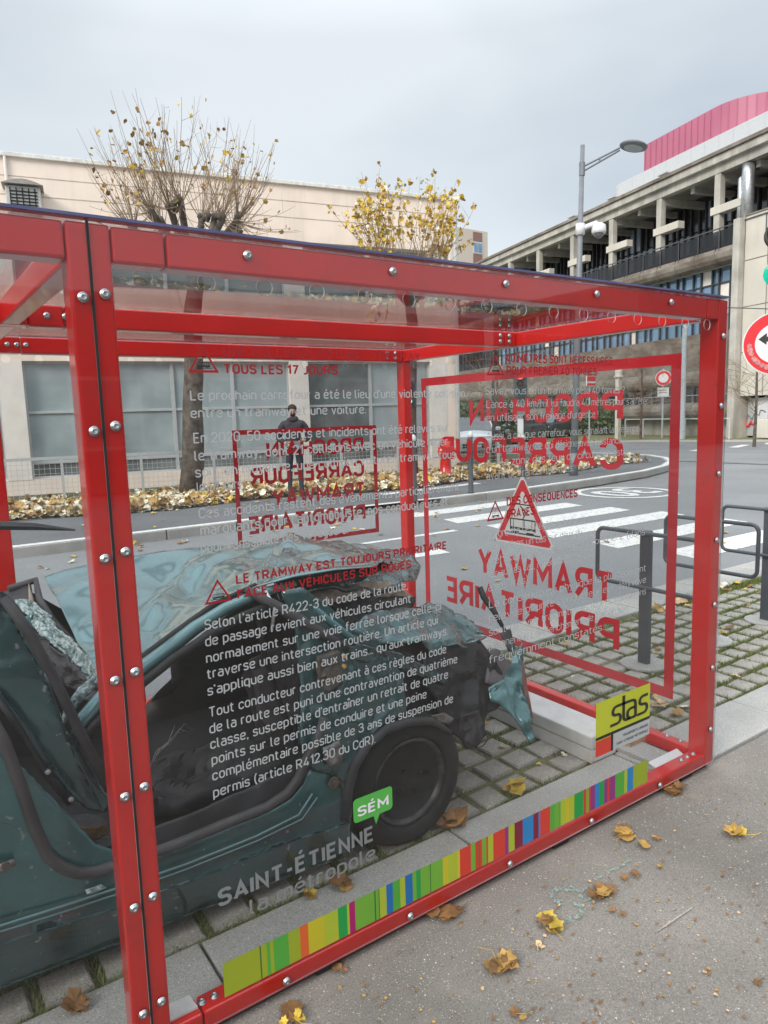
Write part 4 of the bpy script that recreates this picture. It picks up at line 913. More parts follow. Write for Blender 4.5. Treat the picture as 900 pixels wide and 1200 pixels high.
    for sg in (-1, 1): m_.lathe((sg*.08, .0, 1.635), (sg, 0, 0), [(.02, 0), (.028, .008), (.01, .014)], 8)
    m_.v = [tuple(T @ Vector(p)) for p in m_.v]; obj('nose_and_ears', m_, M_skin, t)
    m_ = MB()
    for sg in (-1, 1): m_.lathe((sg*.03, -.093, 1.655), (0, -1, 0), [(.011, 0), (.006, .006)], 8); m_.box(sg*.03-.018, sg*.03+.018, -.10, -.09, 1.672, 1.680)
    m_.box(-.024, .024, -.098, -.088, 1.583, 1.590); m_.v = [tuple(T @ Vector(p)) for p in m_.v]; obj('eyes_and_mouth', m_, M_hair, t)
    m_ = MB(); m_.lathe((0, 0, 1.47), (0, -.1, 1), [(.10, 0), (.115, .03), (.10, .07), (.085, .09)], 14); m_.v = [tuple(T @ Vector(p)) for p in m_.v]; obj('scarf', m_, M_scarf, t, smooth=True)
    if not walking:
        m_ = MB(); m_.lathe((0, -.068, 1.600), (0, -.5, -1), [(.05, -.02), (.056, 0), (.045, .03), (.012, .045)], 12); m_.v = [tuple(T @ Vector(p)) for p in m_.v]; obj('beard', m_, M_hair, t, smooth=True)
        m_ = MB(); m_.prism([(-.17, -.26, .98), (.16, -.25, .93), (.17, -.25, 1.08), (-.15, -.26, 1.10)], (0, -.02, 0)); m_.v = [tuple(T @ Vector(p)) for p in m_.v]; o = obj('folder', m_, M_tdgrey, None); o['label'] = 'dark folder held at the waist by the man behind the glass'; o['category'] = 'folder'
    return t
person('bearded man in dark jacket and scarf standing by the leaf drift', (6.42, 12.35, .11), -.48, 1.76)
person('far pedestrian in dark clothes walking past the small round sign', (34.3, 22.0, .03), 1.0, 1.5, True)

# facade across the pavement behind the viewer: mirrored in the panes
t = thing('low_building', 'dull low building behind the viewer, seen only mirrored in the panes', 'building', (5, -14, 0))
m_ = MB(); m_.box(-30, 16, -22, -14, 0, 4.6); m_.box(24, 60, -22, -14, 0, 6.5); obj('wall', m_, mat('dull_wall', (.12, .105, .095), .9, var=.15, scale=.5), t)
for k in range(11):
    for z in (1.0,):
        m_ = MB(); m_.box(-23+3.3*k, -21.4+3.3*k, -14.0, -13.96, z, z+1.7); w = obj('window', m_, M_frame, t)
        m_ = MB(); m_.box(-22.9+3.3*k, -21.5+3.3*k, -13.96, -13.94, z+.1, z+1.6); obj('pane', m_, M_bglass2, w)
# ------------------------------------------------------------------ the red display case
random.seed(21)
YF, YB, XE = 1.655, 3.91, 2.885
case = thing('display_case', 'red steel framed glass display case standing on the pavement', 'display case', (.39, 1.7, 0))
def fr(name, x0, x1, y0, y1, z0, z1, bev=.007):
    m_ = MB(); m_.box(x0, x1, y0, y1, z0, z1); return obj(name, m_, M_red, case, bevel=bev)
TB, TT = 1.948, 2.03; BB, BT = .018, .073
fr('corner_post', 2.822, XE, YF, YF+.085, BB, TT); fr('corner_post', 2.822, XE, 3.83, YB, BB, TT)
fr('middle_post', .345, .437, YF, YF+.07, BB, TT); fr('middle_post', .345, .437, 3.83, YB, BB, TT)
fr('corner_post', -2.17, -2.105, YF, YF+.085, BB, TT); fr('corner_post', -2.17, -2.105, 3.83, YB, BB, TT)
for y0, y1 in ((YF, YF+.07), (2.80, 2.87), (3.83, YB)):
    for x0, x1 in ((-2.105, .20), (.204, .343), (.439, .556), (.56, 2.735), (2.739, 2.820)):
        if y0 != 2.80 or True: fr('top_beam', x0, x1, y0+.001, y1-.002, TB+.002, TT-.001)
for x0, x1 in ((2.824, XE-.002), (.349, .413), (-2.168, -2.107)):
    for y0, y1 in ((YF+.087, 2.798), (2.872, 3.828)): fr('cross_beam', x0, x1, y0, y1, TB+.006, TT-.001)
fr('cross_beam', 2.824, XE-.002, 2.80, 2.87, TB+.006, TT-.001); fr('cross_beam', .345, .437, 2.80, 2.87, TB+.006, TT-.001)
for y0, y1 in ((YF, YF+.07), (3.83, YB)):
    for x0, x1 in ((-2.105, .20), (.204, .343), (.439, .520), (.523, 2.820)): fr('bottom_beam', x0, x1, y0+.001, y1-.002, BB, BT)
for x0, x1 in ((2.824, XE-.002), (-2.168, -2.107)): fr('bottom_beam', x0, x1, YF+.087, 3.828, BB, BT)
for x in (-1.9, -.6, .9, 1.9, 2.7):
    m_ = MB(); m_.box(x-.04, x+.04, YF+.01, YF+.06, 0.0, BB); obj('shim', m_, M_dark, case)
m_ = MB()
m_.box(-2.15, 2.87, YF+.02, YF+.06, .0, BB-.001)
obj('gap_shade_strip', m_, M_dark, case)  # dark strip added under the frame, standing for shade in the gap
m_ = MB(); m_.box(.3872, .3928, YF-.004, YF-.0002, .03, 2.032); obj('gasket', m_, M_dark, case)
HOLX = [.2026+.1487*k-.0*k for k in range(-15, 19)]
def pane(name, plane, a0, a1, z0, z1, holes, parent=case, th=.0016, zh=1.925, rh=.0215, label=None):
    cu = bpy.data.curves.new('p', 'CURVE'); cu.dimensions = '2D'; cu.fill_mode = 'BOTH'; cu.extrude = th; cu.resolution_u = 1
    def spl(pts):
        s = cu.splines.new('POLY'); s.points.add(len(pts)-1); s.use_cyclic_u = True
        for i, (x, y) in enumerate(pts): s.points[i].co = (x, y, 0, 1)
    spl([(a0, z0), (a1, z0), (a1, z1), (a0, z1)])
    for h in holes:
        if a0+.06 < h < a1-.05: spl([(h+rh*math.cos(2*math.pi*k/20), zh+rh*math.sin(2*math.pi*k/20)) for k in range(20)])
    o = bpy.data.objects.new('p', cu); COL.objects.link(o); dg = bpy.context.evaluated_depsgraph_get(); me = bpy.data.meshes.new_from_object(o.evaluated_get(dg)); bpy.data.objects.remove(o)
    me.name = name; me.materials.clear(); me.materials.append(M_pane); me.materials.append(M_edge)
    for p in me.polygons: p.material_index = 0 if abs(p.normal.z) > .5 else 1
    for v in me.vertices: v.co = plane(v.co)
    me.update(); bm = bmesh.new(); bm.from_mesh(me); bmesh.ops.remove_doubles(bm, verts=bm.verts, dist=.0002); bmesh.ops.recalc_face_normals(bm, faces=bm.faces); bm.to_mesh(me); bm.free()
    o = link(name, me, parent); return o
pf = pane('front_pane', lambda v: (v.x, YF-.0022+v.z, v.y), .393, 2.8868, .03, 2.032, HOLX)
pf2 = pane('front_pane', lambda v: (v.x, YF-.0022+v.z, v.y), -2.18, .387, .03, 2.032, HOLX)
pbk = pane('back_pane', lambda v: (v.x, YB+.0022+v.z, v.y), .393, 2.8868, .03, 2.032, [.05+.1487*k for k in range(22)], zh=1.93)
pbk2 = pane('back_pane', lambda v: (v.x, YB+.0022+v.z, v.y), -2.18, .387, .03, 2.032, [-2.03+.1487*k for k in range(22)], zh=1.93)
pen = pane('end_pane', lambda v: (XE+.0016+v.z*.6, v.x, v.y), 1.6575, 3.908, .03, 2.032, [1.83+.163*k for k in range(14)], zh=1.93)
m_ = MB(); m_.box(.393, 2.887, 1.650, 3.914, 2.034, 2.038); obj('roof_pane', m_, M_pane, case)
m_ = MB(); m_.box(-2.18, .387, 1.650, 3.914, 2.034, 2.038); obj('roof_pane', m_, M_pane, case)
m_ = MB(); m_.box(-2.182, 2.888, 1.648, 1.676, 2.0385, 2.045); m_.box(2.865, 2.889, 1.672, 3.94, 2.0385, 2.045); m_.box(-2.182, 2.889, 3.90, 3.93, 2.0385, 2.045); obj('sealing_strip', m_, M_blue, case)
# bolts: hexagonal socket dome head on washer
m_ = MB(); m_.lathe((0, 0, 0), (0, -1, 0), [(.0118, 0), (.0118, .0015), (.0095, .002), (.009, .005), (.0062, .0075), (.0042, .008), (.0038, .0055), (.0, .0055)], 14)
bolt_me = m_.mesh('bolt', [M_steel]); bolt_me.polygons.foreach_set('use_smooth', [True]*len(bolt_me.polygons))
def bolt(par, loc, rot=(0, 0, 0)):
    o = bpy.data.objects.new('bolt', bolt_me); COL.objects.link(o); o.parent = par; o.matrix_parent_inverse = parent_inv(par); o.location = loc; o.rotation_euler = rot
yb_ = YF-.0042
for k in range(5):
    bolt(pf, (.757+.432*k, yb_, 1.997)); bolt(pf, (.757+.432*k, yb_, .047))
for k in range(7):
    bolt(pf, (2.849, yb_, 1.885-.283*k)); bolt(pf, (.416, yb_, 1.882-.2855*k)); bolt(pf2, (.370, yb_, 1.872-.2855*k))
for k in range(5): bolt(pf2, (-1.75+.432*k, yb_, 1.997)); bolt(pf2, (-1.75+.432*k, yb_, .047))
for x in (.50, .562): bolt(case, (x, 2.80, 1.99))
for x in (2.705, 2.77):
    bolt(case, (x, 2.80, 2.005)); bolt(case, (x, 2.80, 1.975)); bolt(case, (x-.01, 3.83, 2.005)); bolt(case, (x-.01, 3.83, 1.975))
for x in (.485, .53, .565, 2.70, 2.745, 2.79): bolt(case, (x, YF+.038, BT), (math.radians(-90), 0, 0))
for y in (1.80, 1.87): bolt(case, (2.862, y, BT), (math.radians(-90), 0, 0))
for x in (.50, .54, .58): bolt(case, (x, 3.83, 1.99))

# ------------------------------------------------------------------ print on the panes
YT = YF-.0048
def on_front(x, z, o=0): return (x, YT-o, z)
def on_end(y, z, o=0): return (XE+.0034+o, y, z)
def on_back(x, z, o=0): return (-x, YB+.0048+o, z)     # x here is mirrored
# monoline signage lettering drawn stroke by stroke (cap height 1)
XH = .72
_G = {
 'A': [(0, '0,0 .28,1 .56,0'), (0, '.10,.3 .46,.3')], 'B': [(.2, '0,0 0,1 .47,1 .47,.53 0,.53', 'B'), (.2, '0,.53 .5,.53 .5,0 0,0', 'B')], 'C': [(.25, '.5,.74 .5,1 0,1 0,0 .5,0 .5,.26')],
 'D': [(.25, '0,0 0,1 .5,1 .5,0 0,0', 'B')], 'E': [(0, '.43,1 0,1 0,0 .43,0'), (0, '0,.52 .38,.52')], 'F': [(0, '.43,1 0,1 0,0'), (0, '0,.5 .38,.5')], 'G': [(.25, '.5,.76 .5,1 0,1 0,0 .5,0 .5,.47 .27,.47', 'G')],
 'H': [(0, '0,0 0,1'), (0, '.5,0 .5,1'), (0, '0,.52 .5,.52')], 'I': [(0, '0,0 0,1')], 'J': [(.22, '.36,1 .36,0 0,0')], 'K': [(0, '0,0 0,1'), (0, '.5,1 .02,.42'), (0, '.2,.6 .52,0')], 'L': [(0, '0,1 0,0 .43,0')],
 'M': [(0, '0,0 0,1 .33,.35 .66,1 .66,0')], 'N': [(0, '0,0 0,1 .5,0 .5,1')], 'O': [(.25, '0,.5 0,1 .5,1 .5,0 0,0 0,.5')], 'P': [(.23, '0,0 0,1 .5,1 .5,.45 0,.45', 'B')], 'Q': [(.25, '0,.5 0,1 .5,1 .5,0 0,0 0,.5'), (0, '.32,.2 .54,-.04')],
 'R': [(.22, '0,0 0,1 .5,1 .5,.47 0,.47', 'B'), (0, '.26,.47 .52,0')], 'S': [(.2, '.48,.8 .48,1 0,1 0,.54 .48,.50 .48,0 0,0 0,.2')], 'T': [(0, '0,1 .52,1'), (0, '.26,1 .26,0')], 'U': [(.25, '0,1 0,0 .5,0 .5,1')],
 'V': [(0, '0,1 .27,0 .54,1')], 'W': [(0, '0,1 .2,0 .4,.9 .6,0 .8,1')], 'X': [(0, '0,0 .5,1'), (0, '0,1 .5,0')], 'Y': [(0, '0,1 .27,.42 .54,1'), (0, '.27,.42 .27,0')], 'Z': [(0, '0,1 .48,1 0,0 .48,0')],
 'a': [(.17, '.04,.7 .4,.7 .4,0', 'L'), (.16, '.4,.42 0,.42 0,0 .4,0', 'L')], 'b': [(0, '0,1 0,0'), (.2, '0,.7 .42,.7 .42,0 0,0', 'L')], 'c': [(.2, '.4,.52 .4,.7 0,.7 0,0 .4,0 .4,.18')], 'd': [(0, '.42,1 .42,0'), (.2, '.42,.7 0,.7 0,0 .42,0', 'L')],
 'e': [(.2, '.0,.36 .42,.36 .42,.7 0,.7 0,0 .38,0 .40,.12', 'e')], 'f': [(.15, '.08,0 .08,1 .28,1'), (0, '-.04,.68 .27,.68')], 'g': [(.2, '.42,.7 0,.7 0,0 .42,0', 'L'), (.18, '.42,.7 .42,-.27 .04,-.27', 'L')], 'h': [(0, '0,1 0,0'), (.2, '0,.7 .4,.7 .4,0')],
 'i': [(0, '0,0 0,.7'), (0, '0,.9 0,1.03')], 'j': [(.1, '0,.7 0,-.27 -.1,-.27'), (0, '0,.88 0,1')], 'k': [(0, '0,0 0,1'), (0, '.37,.7 .02,.28'), (0, '.15,.42 .39,0')], 'l': [(.13, '0,1 0,0 .14,0')], 'm': [(0, '0,0 0,.7'), (.17, '0,.7 .34,.7 .34,0'), (.17, '.34,.7 .68,.7 .68,0')],
 'n': [(0, '0,0 0,.7'), (.2, '0,.7 .4,.7 .4,0')], 'o': [(.21, '0,.35 0,.7 .42,.7 .42,0 0,0 0,.35')], 'p': [(0, '0,-.27 0,.7'), (.2, '0,.7 .42,.7 .42,0 0,0', 'L')], 'q': [(0, '.42,-.27 .42,.7'), (.2, '.42,.7 0,.7 0,0 .42,0', 'L')], 'r': [(0, '0,0 0,.7'), (.18, '0,.7 .26,.7')],
 's': [(.14, '.36,.56 .36,.7 0,.7 0,.37 .37,.34 .37,0 0,0 0,.13')], 't': [(.13, '.07,.93 .07,0 .27,0'), (0, '-.06,.7 .26,.7')], 'u': [(.2, '0,.7 0,0 .4,0'), (0, '.4,0 .4,.7')], 'v': [(0, '0,.7 .2,0 .4,.7')], 'w': [(0, '0,.7 .16,0 .32,.62 .48,0 .64,.7')],
 'x': [(0, '0,0 .38,.7'), (0, '0,.7 .38,0')], 'y': [(0, '0,.7 .21,.02'), (.1, '.41,.7 .15,-.27 .02,-.27')], 'z': [(0, '0,.7 .36,.7 0,0 .36,0')],
 '0': [(.24, '0,.5 0,1 .48,1 .48,0 0,0 0,.5')], '1': [(0, '0,.8 .2,1 .2,0')], '2': [(.2, '.02,.76 .02,1 .46,1 .46,.6', 'L'), (0, '.46,.62 0,0 .48,0')], '3': [(.2, '0,.8 0,1 .45,1 .45,.54 .16,.54', 'L'), (.2, '.16,.54 .48,.54 .48,0 0,0 0,.2')], '4': [(0, '.34,1 0,.22 .52,.22'), (0, '.38,.5 .38,0')],
 '5': [(0, '.44,1 .04,1 .02,.5'), (.2, '.02,.56 .47,.62 .47,0 0,0 0,.18')], '7': [(0, '0,1 .46,1 .14,0')], '6': [(.2, '.4,1 0,.5 0,0 .47,0 .47,.58 .02,.58')], '8': [(.18, '.24,.54 .03,.54 .03,1 .45,1 .45,.54 .24,.54'), (.2, '.24,.54 0,.54 0,0 .48,0 .48,.54 .24,.54')], '9': [(.2, '.08,0 .47,.5 .47,1 0,1 0,.42 .45,.42')],
 '.': [(0, '0,-.04 0,.07')], ',': [(0, '.03,.06 -.04,-.16')], "'": [(0, '0,1 0,.78')], '-': [(0, '0,.42 .26,.42')], '/': [(0, '0,-.1 .36,1.05')], ':': [(0, '0,-.04 0,.07'), (0, '0,.52 0,.63')], '!': [(0, '0,1 0,.28'), (0, '0,-.04 0,.07')], '?': [(.18, '0,.8 0,1 .38,1 .38,.6 .18,.45 .18,.26'), (0, '.18,-.04 .18,.07')],
 '(': [(.3, '.16,1.1 0,.85 0,.1 .16,-.15')], ')': [(.3, '0,1.1 .16,.85 .16,.1 0,-.15')]}
_ACC = {'é': ('e', "a"), 'è': ('e', "g"), 'ê': ('e', "c"), 'à': ('a', "g"), 'â': ('a', "c"), 'î': ('i', "c"), 'É': ('E', "A"), 'È': ('E', "Gr")}
def _fillet(pts, r, n=5):
    pts = [Vector(p) for p in pts]
    if r <= 0: return pts
    Q = [pts[0]]
    for i in range(1, len(pts)-1):
        a, b, c = pts[i-1], pts[i], pts[i+1]; l0 = (b-a).length*(.5 if i > 1 else .999); l1 = (c-b).length*(.5 if i < len(pts)-2 else .999); d = min(r, l0, l1)
        p0 = b+(a-b).normalized()*d; p1 = b+(c-b).normalized()*d; k_ = .5523
        for k in range(n+1):
            t = k/n; c0 = p0.lerp(b, k_); c1 = p1.lerp(b, k_); q = p0*(1-t)**3+c0*3*t*(1-t)**2+c1*3*t*t*(1-t)+p1*t**3
            if (q-Q[-1]).length > 1e-4: Q.append(q)
    Q.append(pts[-1]); return Q
def stroke_text(s, w=.13):
    """returns verts (x, y, layer) and faces; w is the stroke width"""
    V = []; F_ = []; x = 0; lay = 0
    def rib(P_, h, ox):
        nonlocal lay
        n = len(P_); b = len(V)
        for i in range(n):
            if i == 0: d = (P_[1]-P_[0]).normalized(); nn = Vector((-d.y, d.x))*h
            elif i == n-1: d = (P_[-1]-P_[-2]).normalized(); nn = Vector((-d.y, d.x))*h
            else:
                d0 = (P_[i]-P_[i-1]).normalized(); d1 = (P_[i+1]-P_[i]).normalized(); n0 = Vector((-d0.y, d0.x)); n1 = Vector((-d1.y, d1.x)); m = (n0+n1)
                m = m.normalized() if m.length > .05 else n0; nn = m*(h/max(.38, m.dot(n0)))
            V.append((P_[i].x+nn.x+ox, P_[i].y+nn.y, lay)); V.append((P_[i].x-nn.x+ox, P_[i].y-nn.y, lay))
        for i in range(n-1): F_.append((b+2*i+1, b+2*i+3, b+2*i+2, b+2*i))
        lay = (lay+1) % 4
    for ch in s:
        if ch == ' ': x += .33; continue
        base, acc = _ACC.get(ch, (ch, None)); g_ = _G[base]; ends = [p for st in g_ for p in [tuple(map(float, q.split(','))) for q in st[1].split()]]
        xmin = min(p[0] for p in ends); xmax = max(p[0] for p in ends); ox = x+w/2-min(0, xmin)*.3
        for st in g_:
            pts = [tuple(map(float, q.split(','))) for q in st[1].split()]
            P_ = [(px_, w/2+py_*(1-w)) for px_, py_ in pts]; tag = st[2] if len(st) > 2 else ''
            if tag == 'B':   # square on the stem side, round on the bowl side
                i0 = 0
                if P_[0][0] == P_[1][0]: rib([Vector(P_[0]), Vector(P_[1])+Vector((0, w/2))], w/2, ox); P_ = P_[1:]
                rib(_fillet(P_, st[0]), w/2, ox)
            elif tag == 'G': rib(_fillet(P_[:-2], st[0])[:-1]+[Vector(P_[-2])+Vector((0, w/2))], w/2, ox); rib([Vector(P_[-2]), Vector(P_[-1])], w/2, ox)
            else: rib(_fillet(P_, st[0]), w/2, ox)
        if acc:
            cx = (xmin+xmax)/2; t = .80+w*.2 if acc in 'agc' else 1.10; h = .17
            if acc in ('a', 'A'): A_ = [(cx-.05, t+.03), (cx+.09, t+.03+h)]
            elif acc in ('g', 'Gr'): A_ = [(cx+.05, t+.03), (cx-.09, t+.03+h)]
            else: A_ = [(cx-.13, t+.04), (cx, t+.03+h), (cx+.13, t+.04)]
            rib([Vector(p) for p in A_], w*.42, ox)
        x += (xmax-min(0, xmin)*.3)+w+.085
    return V, F_, x-.085

def put(s, fn, a0, a1, z, cap, M, par, off=.012, nm='lettering', w=None):
    w = w or (.185 if off >= .02 else .125 if off > .003 else .085)
    V, fs, tw = stroke_text(s, w)
    if a1 is None: a1 = a0+tw*cap*.95
    m_ = MB(); q = (a1-a0)/tw; m_.add([fn(a0+x*q, z+y*cap, lay*.00006) for x, y, lay in V], fs); return obj(nm, m_, M, par)
def F(s, p0, p1, cap, M, off=.012, fix=None):
    a = at(*p0, 'y', YT); c = at(p0[0], p0[1]-cap, 'y', YT).z-a.z
    if p1: b = at(*p1, 'y', YT); x1 = b.x; z = (a.z*2+b.z)/3
    else: x1 = None; z = a.z
    if fix: z += fix
    return put(s, on_front, a.x, x1, z, c, M, pf, off)
F('UNE COLLISION VOITURE/ TRAMWAY', (261, 417), (493, 423), 12, M_tintr, .03)
F('TOUS LES 17 JOURS', (262, 438), (396, 440), 12, M_tintr, .03)
G_ = M_tgrey
F("Le prochain carrefour a été le lieu d'une violente collision", (223, 469), (545, 466), 12.3, G_, .004)
F("entre un tramway et une voiture.", (223.5, 489), (429, 486.5), 12.3, G_, .004)
F("En 2020, 50 accidents et incidents ont été relevés sur", (227, 520), (526, 505), 12.5, G_, .004)
F("le tramway, dont 21 collisions avec un véhicule léger", (228, 539.5), (525, 523), 12.5, G_, .004)
F("soit, en moyenne, une collision voiture/ tramway tous", (229, 559), (534, 538), 12.5, G_, .004)
F("les 17 jours.", (231, 577), (285, 573), 12.5, G_, .004)
F("Ces accidents restent des évènements particulièrement", (233, 608), (538, 574.5), 12.5, G_, .004)
F("marquants pour l'automobiliste, nos conducteurs et", (235, 629), (525, 590), 12.5, G_, .004)
F("pour l'ensemble des voyageurs.", (235.5, 650), (408, 623), 12.5, G_, .004)
F('LE TRAMWAY EST TOUJOURS PRIORITAIRE', (276.7, 685), (523.5, 643), 11.5, M_tintr, .03)
F('FACE AUX VÉHICULES SUR ROUES', (278.3, 702.3), (482, 666), 11.5, M_tintr, .03)
F("Selon l'article R422-3 du code de la route,", (240, 739.5), (478, 690), 12.5, G_, .004)
F("de passage revient aux véhicules circulant", (240.7, 758.5), (481.7, 705.5), 12.5, G_, .004)
F("normalement sur une voie ferrée lorsque celle-ci", (241.7, 777.5), (517, 715), 12.5, G_, .004)
F("traverse une intersection routière. Un article qui", (242.7, 796.3), (513, 731), 12.5, G_, .004)
F("s'applique aussi bien aux trains... qu'aux tramways.", (243.3, 815), (525, 745), 12.5, G_, .004)
F("Tout conducteur contrevenant à ces règles du code", (245, 842.7), (523, 763), 12.5, G_, .004)
F("de la route est puni d'une contravention de quatrième", (245.7, 861.7), (536, 774.5), 12.5, G_, .004)
F("classe, susceptible d'entraîner un retrait de quatre", (246.7, 880), (525, 792.4), 12.5, G_, .004)
F("points sur le permis de conduire et une peine", (248.3, 898.8), (500, 815), 12.5, G_, .004)
F("complémentaire possible de 3 ans de suspension de", (249, 917), (531, 820.5), 12.5, G_, .004)
F("permis (article R412.30 du CdR).", (250, 935.5), (440, 870.5), 12.5, G_, .004)
F('40 MÈTRES SONT NÉCESSAIRES', (592.5, 426), (717.6, 425.5), 10.5, M_tintr, .03)
F('POUR FREINER 40 TONNES', (593.7, 440), (699.5, 439), 10.5, M_tintr, .03)
F("Saviez-vous qu'un tramway pèse 40 tonnes ?", (569, 463), (732, 460), 9.6, G_, .001)
F("Lancé à 40 km/h il lui faudra 40 mètres pour s'arrêter", (570, 479), (759.5, 472.6), 9.6, G_, .001)
F("en utilisant son freinage d'urgence !", (570, 495), (701, 487.7), 9.6, G_, .001)
F("Aussi, à chaque carrefour, vous signalant la présence", (570, 516.5), (748, 504.7), 9.6, G_, .001)
F("d'un tramway, ce qui désigne avec insistance", (570, 532), (728, 518), 9.6, G_, .001)
F("la zone des feux de circulation est", (588, 546), (730, 533), 9.6, G_, .001)
F("avant de franchir les voies.", (570, 563), (672, 551), 9.6, G_, .001)
F('DES CONSÉQUENCES', (593.7, 592.3), (676.8, 584), 10.5, M_tintr, .03)
F('GRAVES', (593.7, 607.8), (626.5, 603.5), 10.5, M_tintr, .03)
for k, (s, x1) in enumerate((("La gravité des dégâts entraîne une", 692), ("perte dans un cas sur deux du", 682), ("véhicule qui est mis en fourrière (dans", 756), ("les autres cas, réparations", 668), ("à ses frais).", 620))):
    y0 = 631+k*15.6; F(s, (572, y0), (x1, 451.5+(y0-451.5)*(1667-x1)/1095), 9.4, G_, .001)
for k, (s, x1) in enumerate((("La conséquence physique la plus souvent", 757), ("relevée pour le conducteur est définitive", 757), ("sont de type traumatismes légers, contusions", 757), ("prennent en déclenchement de l'airbag sont", 738), ("fréquemment constatés.", 707))):
    y0 = 713+k*16.3; F(s, (573, y0), (x1, 451.5+(y0-451.5)*(1667-x1)/1094), 9.4, G_, .001)
F('SAINT-ÉTIENNE', (256, 1063), (438.5, 986), 21, M_tdgrey, .022)
F('la métropole', (293, 1071.6), (440, 1008), 19, M_tdgrey, .01)
# warning triangles with tram pictogram
def tri(fn, par, a, z, w, h, inner, line, rim):
    """a,z: lower left corner in the plane, w,h size"""
    def poly(sc, o, M, nm):
        cx, cz = a+w/2, z+h*.36; m_ = MB(); P_ = []
        for (x, y) in ((a, z), (a+w, z), (a+w/2, z+h)):
            X_, Z_ = cx+(x-cx)*sc, cz+(y-cz)*sc
            for t in (-1, 1):
                # rounded corner by cutting the tips
                nx = [(a, z), (a+w, z), (a+w/2, z+h)]; i = nx.index((x, y)); q = nx[(i+t) % 3]; qx, qz = cx+(q[0]-cx)*sc, cz+(q[1]-cz)*sc
                P_.append((X_+(qx-X_)*.045, Z_+(qz-Z_)*.045))
        m_.add([fn(x, y, o) for x, y in P_], [tuple(range(6))]); return obj(nm, m_, M, par)
    if inner:
        cx, cz = a+w/2, z+h*.36; nx = []
        for q in range(3):
            P3 = [(a, z), (a+w, z), (a+w/2, z+h)]; x, y = P3[q]
            for t in (-1, 1): qx, qz = P3[(q+t) % 3]; nx.append((x+(qx-x)*.05, y+(qz-y)*.05))
        def ringp(s0, s1, M, nm):
            m_ = MB(); A_ = [fn(cx+(x-cx)*s0, cz+(y-cz)*s0, .0006) for x, y in nx]; B_ = [fn(cx+(x-cx)*s1, cz+(y-cz)*s1, .0006) for x, y in nx]
            m_.add(A_+B_, [(i, (i+1) % 6, 6+(i+1) % 6, 6+i) for i in range(6)]); obj(nm, m_, M, par)
        ringp(1.0, .93, M_twhite, 'sign_border'); ringp(.93, .66, rim, 'sign_rim')
        m_ = MB(); m_.add([fn(cx+(x-cx)*.66, cz+(y-cz)*.66, .0006) for x, y in nx], [tuple(range(6))]); obj('sign_field', m_, M_twhite, par)
    else:
        cx, cz = a+w/2, z+h*.36
        nx = [(a, z), (a+w, z), (a+w/2, z+h)]; m_ = MB()
        O = [fn(cx+(x-cx)*.98, cz+(y-cz)*.98, .0006) for x, y in nx]; I = [fn(cx+(x-cx)*.74, cz+(y-cz)*.74, .0006) for x, y in nx]
        m_.add(O+I, [(i, (i+1) % 3, 3+(i+1) % 3, 3+i) for i in range(3)]); obj('sign_rim', m_, rim, par)
    m_ = MB(); 
    def bar(x0, z0, x1, z1, t):
        d = Vector((x1-x0, z1-z0)); n = Vector((-d.y, d.x)).normalized()*t*w
        P_ = [(a+w*x0-n.x, z+h*z0-n.y), (a+w*x1-n.x, z+h*z1-n.y), (a+w*x1+n.x, z+h*z1+n.y), (a+w*x0+n.x, z+h*z0+n.y)]
        m_.add([fn(x, y, -.0003 if inner else .0018) for x, y in P_], [(0, 1, 2, 3)])
    bar(.22, .16, .78, .16, .008); bar(.30, .23, .70, .23, .026 if not inner else .014); bar(.30, .36, .70, .36, .008); bar(.30, .2, .30, .36, .008); bar(.70, .2, .70, .36, .008)
    for x in ((.36, .44, .52, .60, .66) if not inner else (.35, .47, .49, .65)): bar(x, .24, x, .36, .007 if not inner else .004)
    bar(.50, .36, .44, .46, .007); bar(.44, .46, .54, .55, .009); bar(.36, .57, .66, .57, .007); bar(.32, .17, .44, .17, .016); bar(.56, .17, .68, .17, .016)
    obj('tram_pictogram', m_, M_tblack, par)
def triF(apex, bl, br):
    a, b, c = at(*apex, 'y', YT), at(*bl, 'y', YT), at(*br, 'y', YT); tri(on_front, pf, b.x, (b.z+c.z)/2, c.x-b.x, a.z-(b.z+c.z)/2, False, None, M_tintr)
triF((237, 403), (220, 437), (257, 437)); triF((254.5, 678), (239.3, 709.5), (272.7, 703.3)); triF((580, 415), (570, 441), (591, 439)); triF((580.4, 586), (570, 611), (590.6, 608.6))
# end pane: mirrored from inside
def E_(s, pr, pl_, cap, off=.03):
    a = at(*pr, 'x', XE); b = at(*pl_, 'x', XE); z = (a.z+b.z)/2; c = at(pr[0], pr[1]-cap, 'x', XE).z-a.z; put(s, on_end, a.y, b.y, z, c, M_bred, pen, off)
E_('PROCHAIN', (729.7, 493), (549.5, 497), 37); E_('CARREFOUR', (729.7, 550), (515, 541), 38); E_('TRAMWAY', (719, 711), (560, 672), 39); E_('PRIORITAIRE', (725, 765), (521.5, 704.5), 39)
def frame_on(fn, par, a0, a1, z0, z1, t, nm='red_border'):
    m_ = MB(); o = [(a0, z0), (a1, z0), (a1, z1), (a0, z1)]; i = [(a0+t, z0+t), (a1-t, z0+t), (a1-t, z1-t), (a0+t, z1-t)]
    m_.add([fn(x, z, .0003) for x, z in o+i], [(k, (k+1) % 4, 4+(k+1) % 4, 4+k) for k in range(4)]); obj(nm, m_, M_bred, par)
frame_on(on_end, pen, 1.862, 3.73, .245, 1.837, .05)
a, b, c = at(612.6, 555, 'x', XE), at(649.6, 646, 'x', XE), at(577.8, 633, 'x', XE)
tri(on_end, pen, b.y, (b.z+c.z)/2, c.y-b.y, a.z-(b.z+c.z)/2, True, None, M_bred)
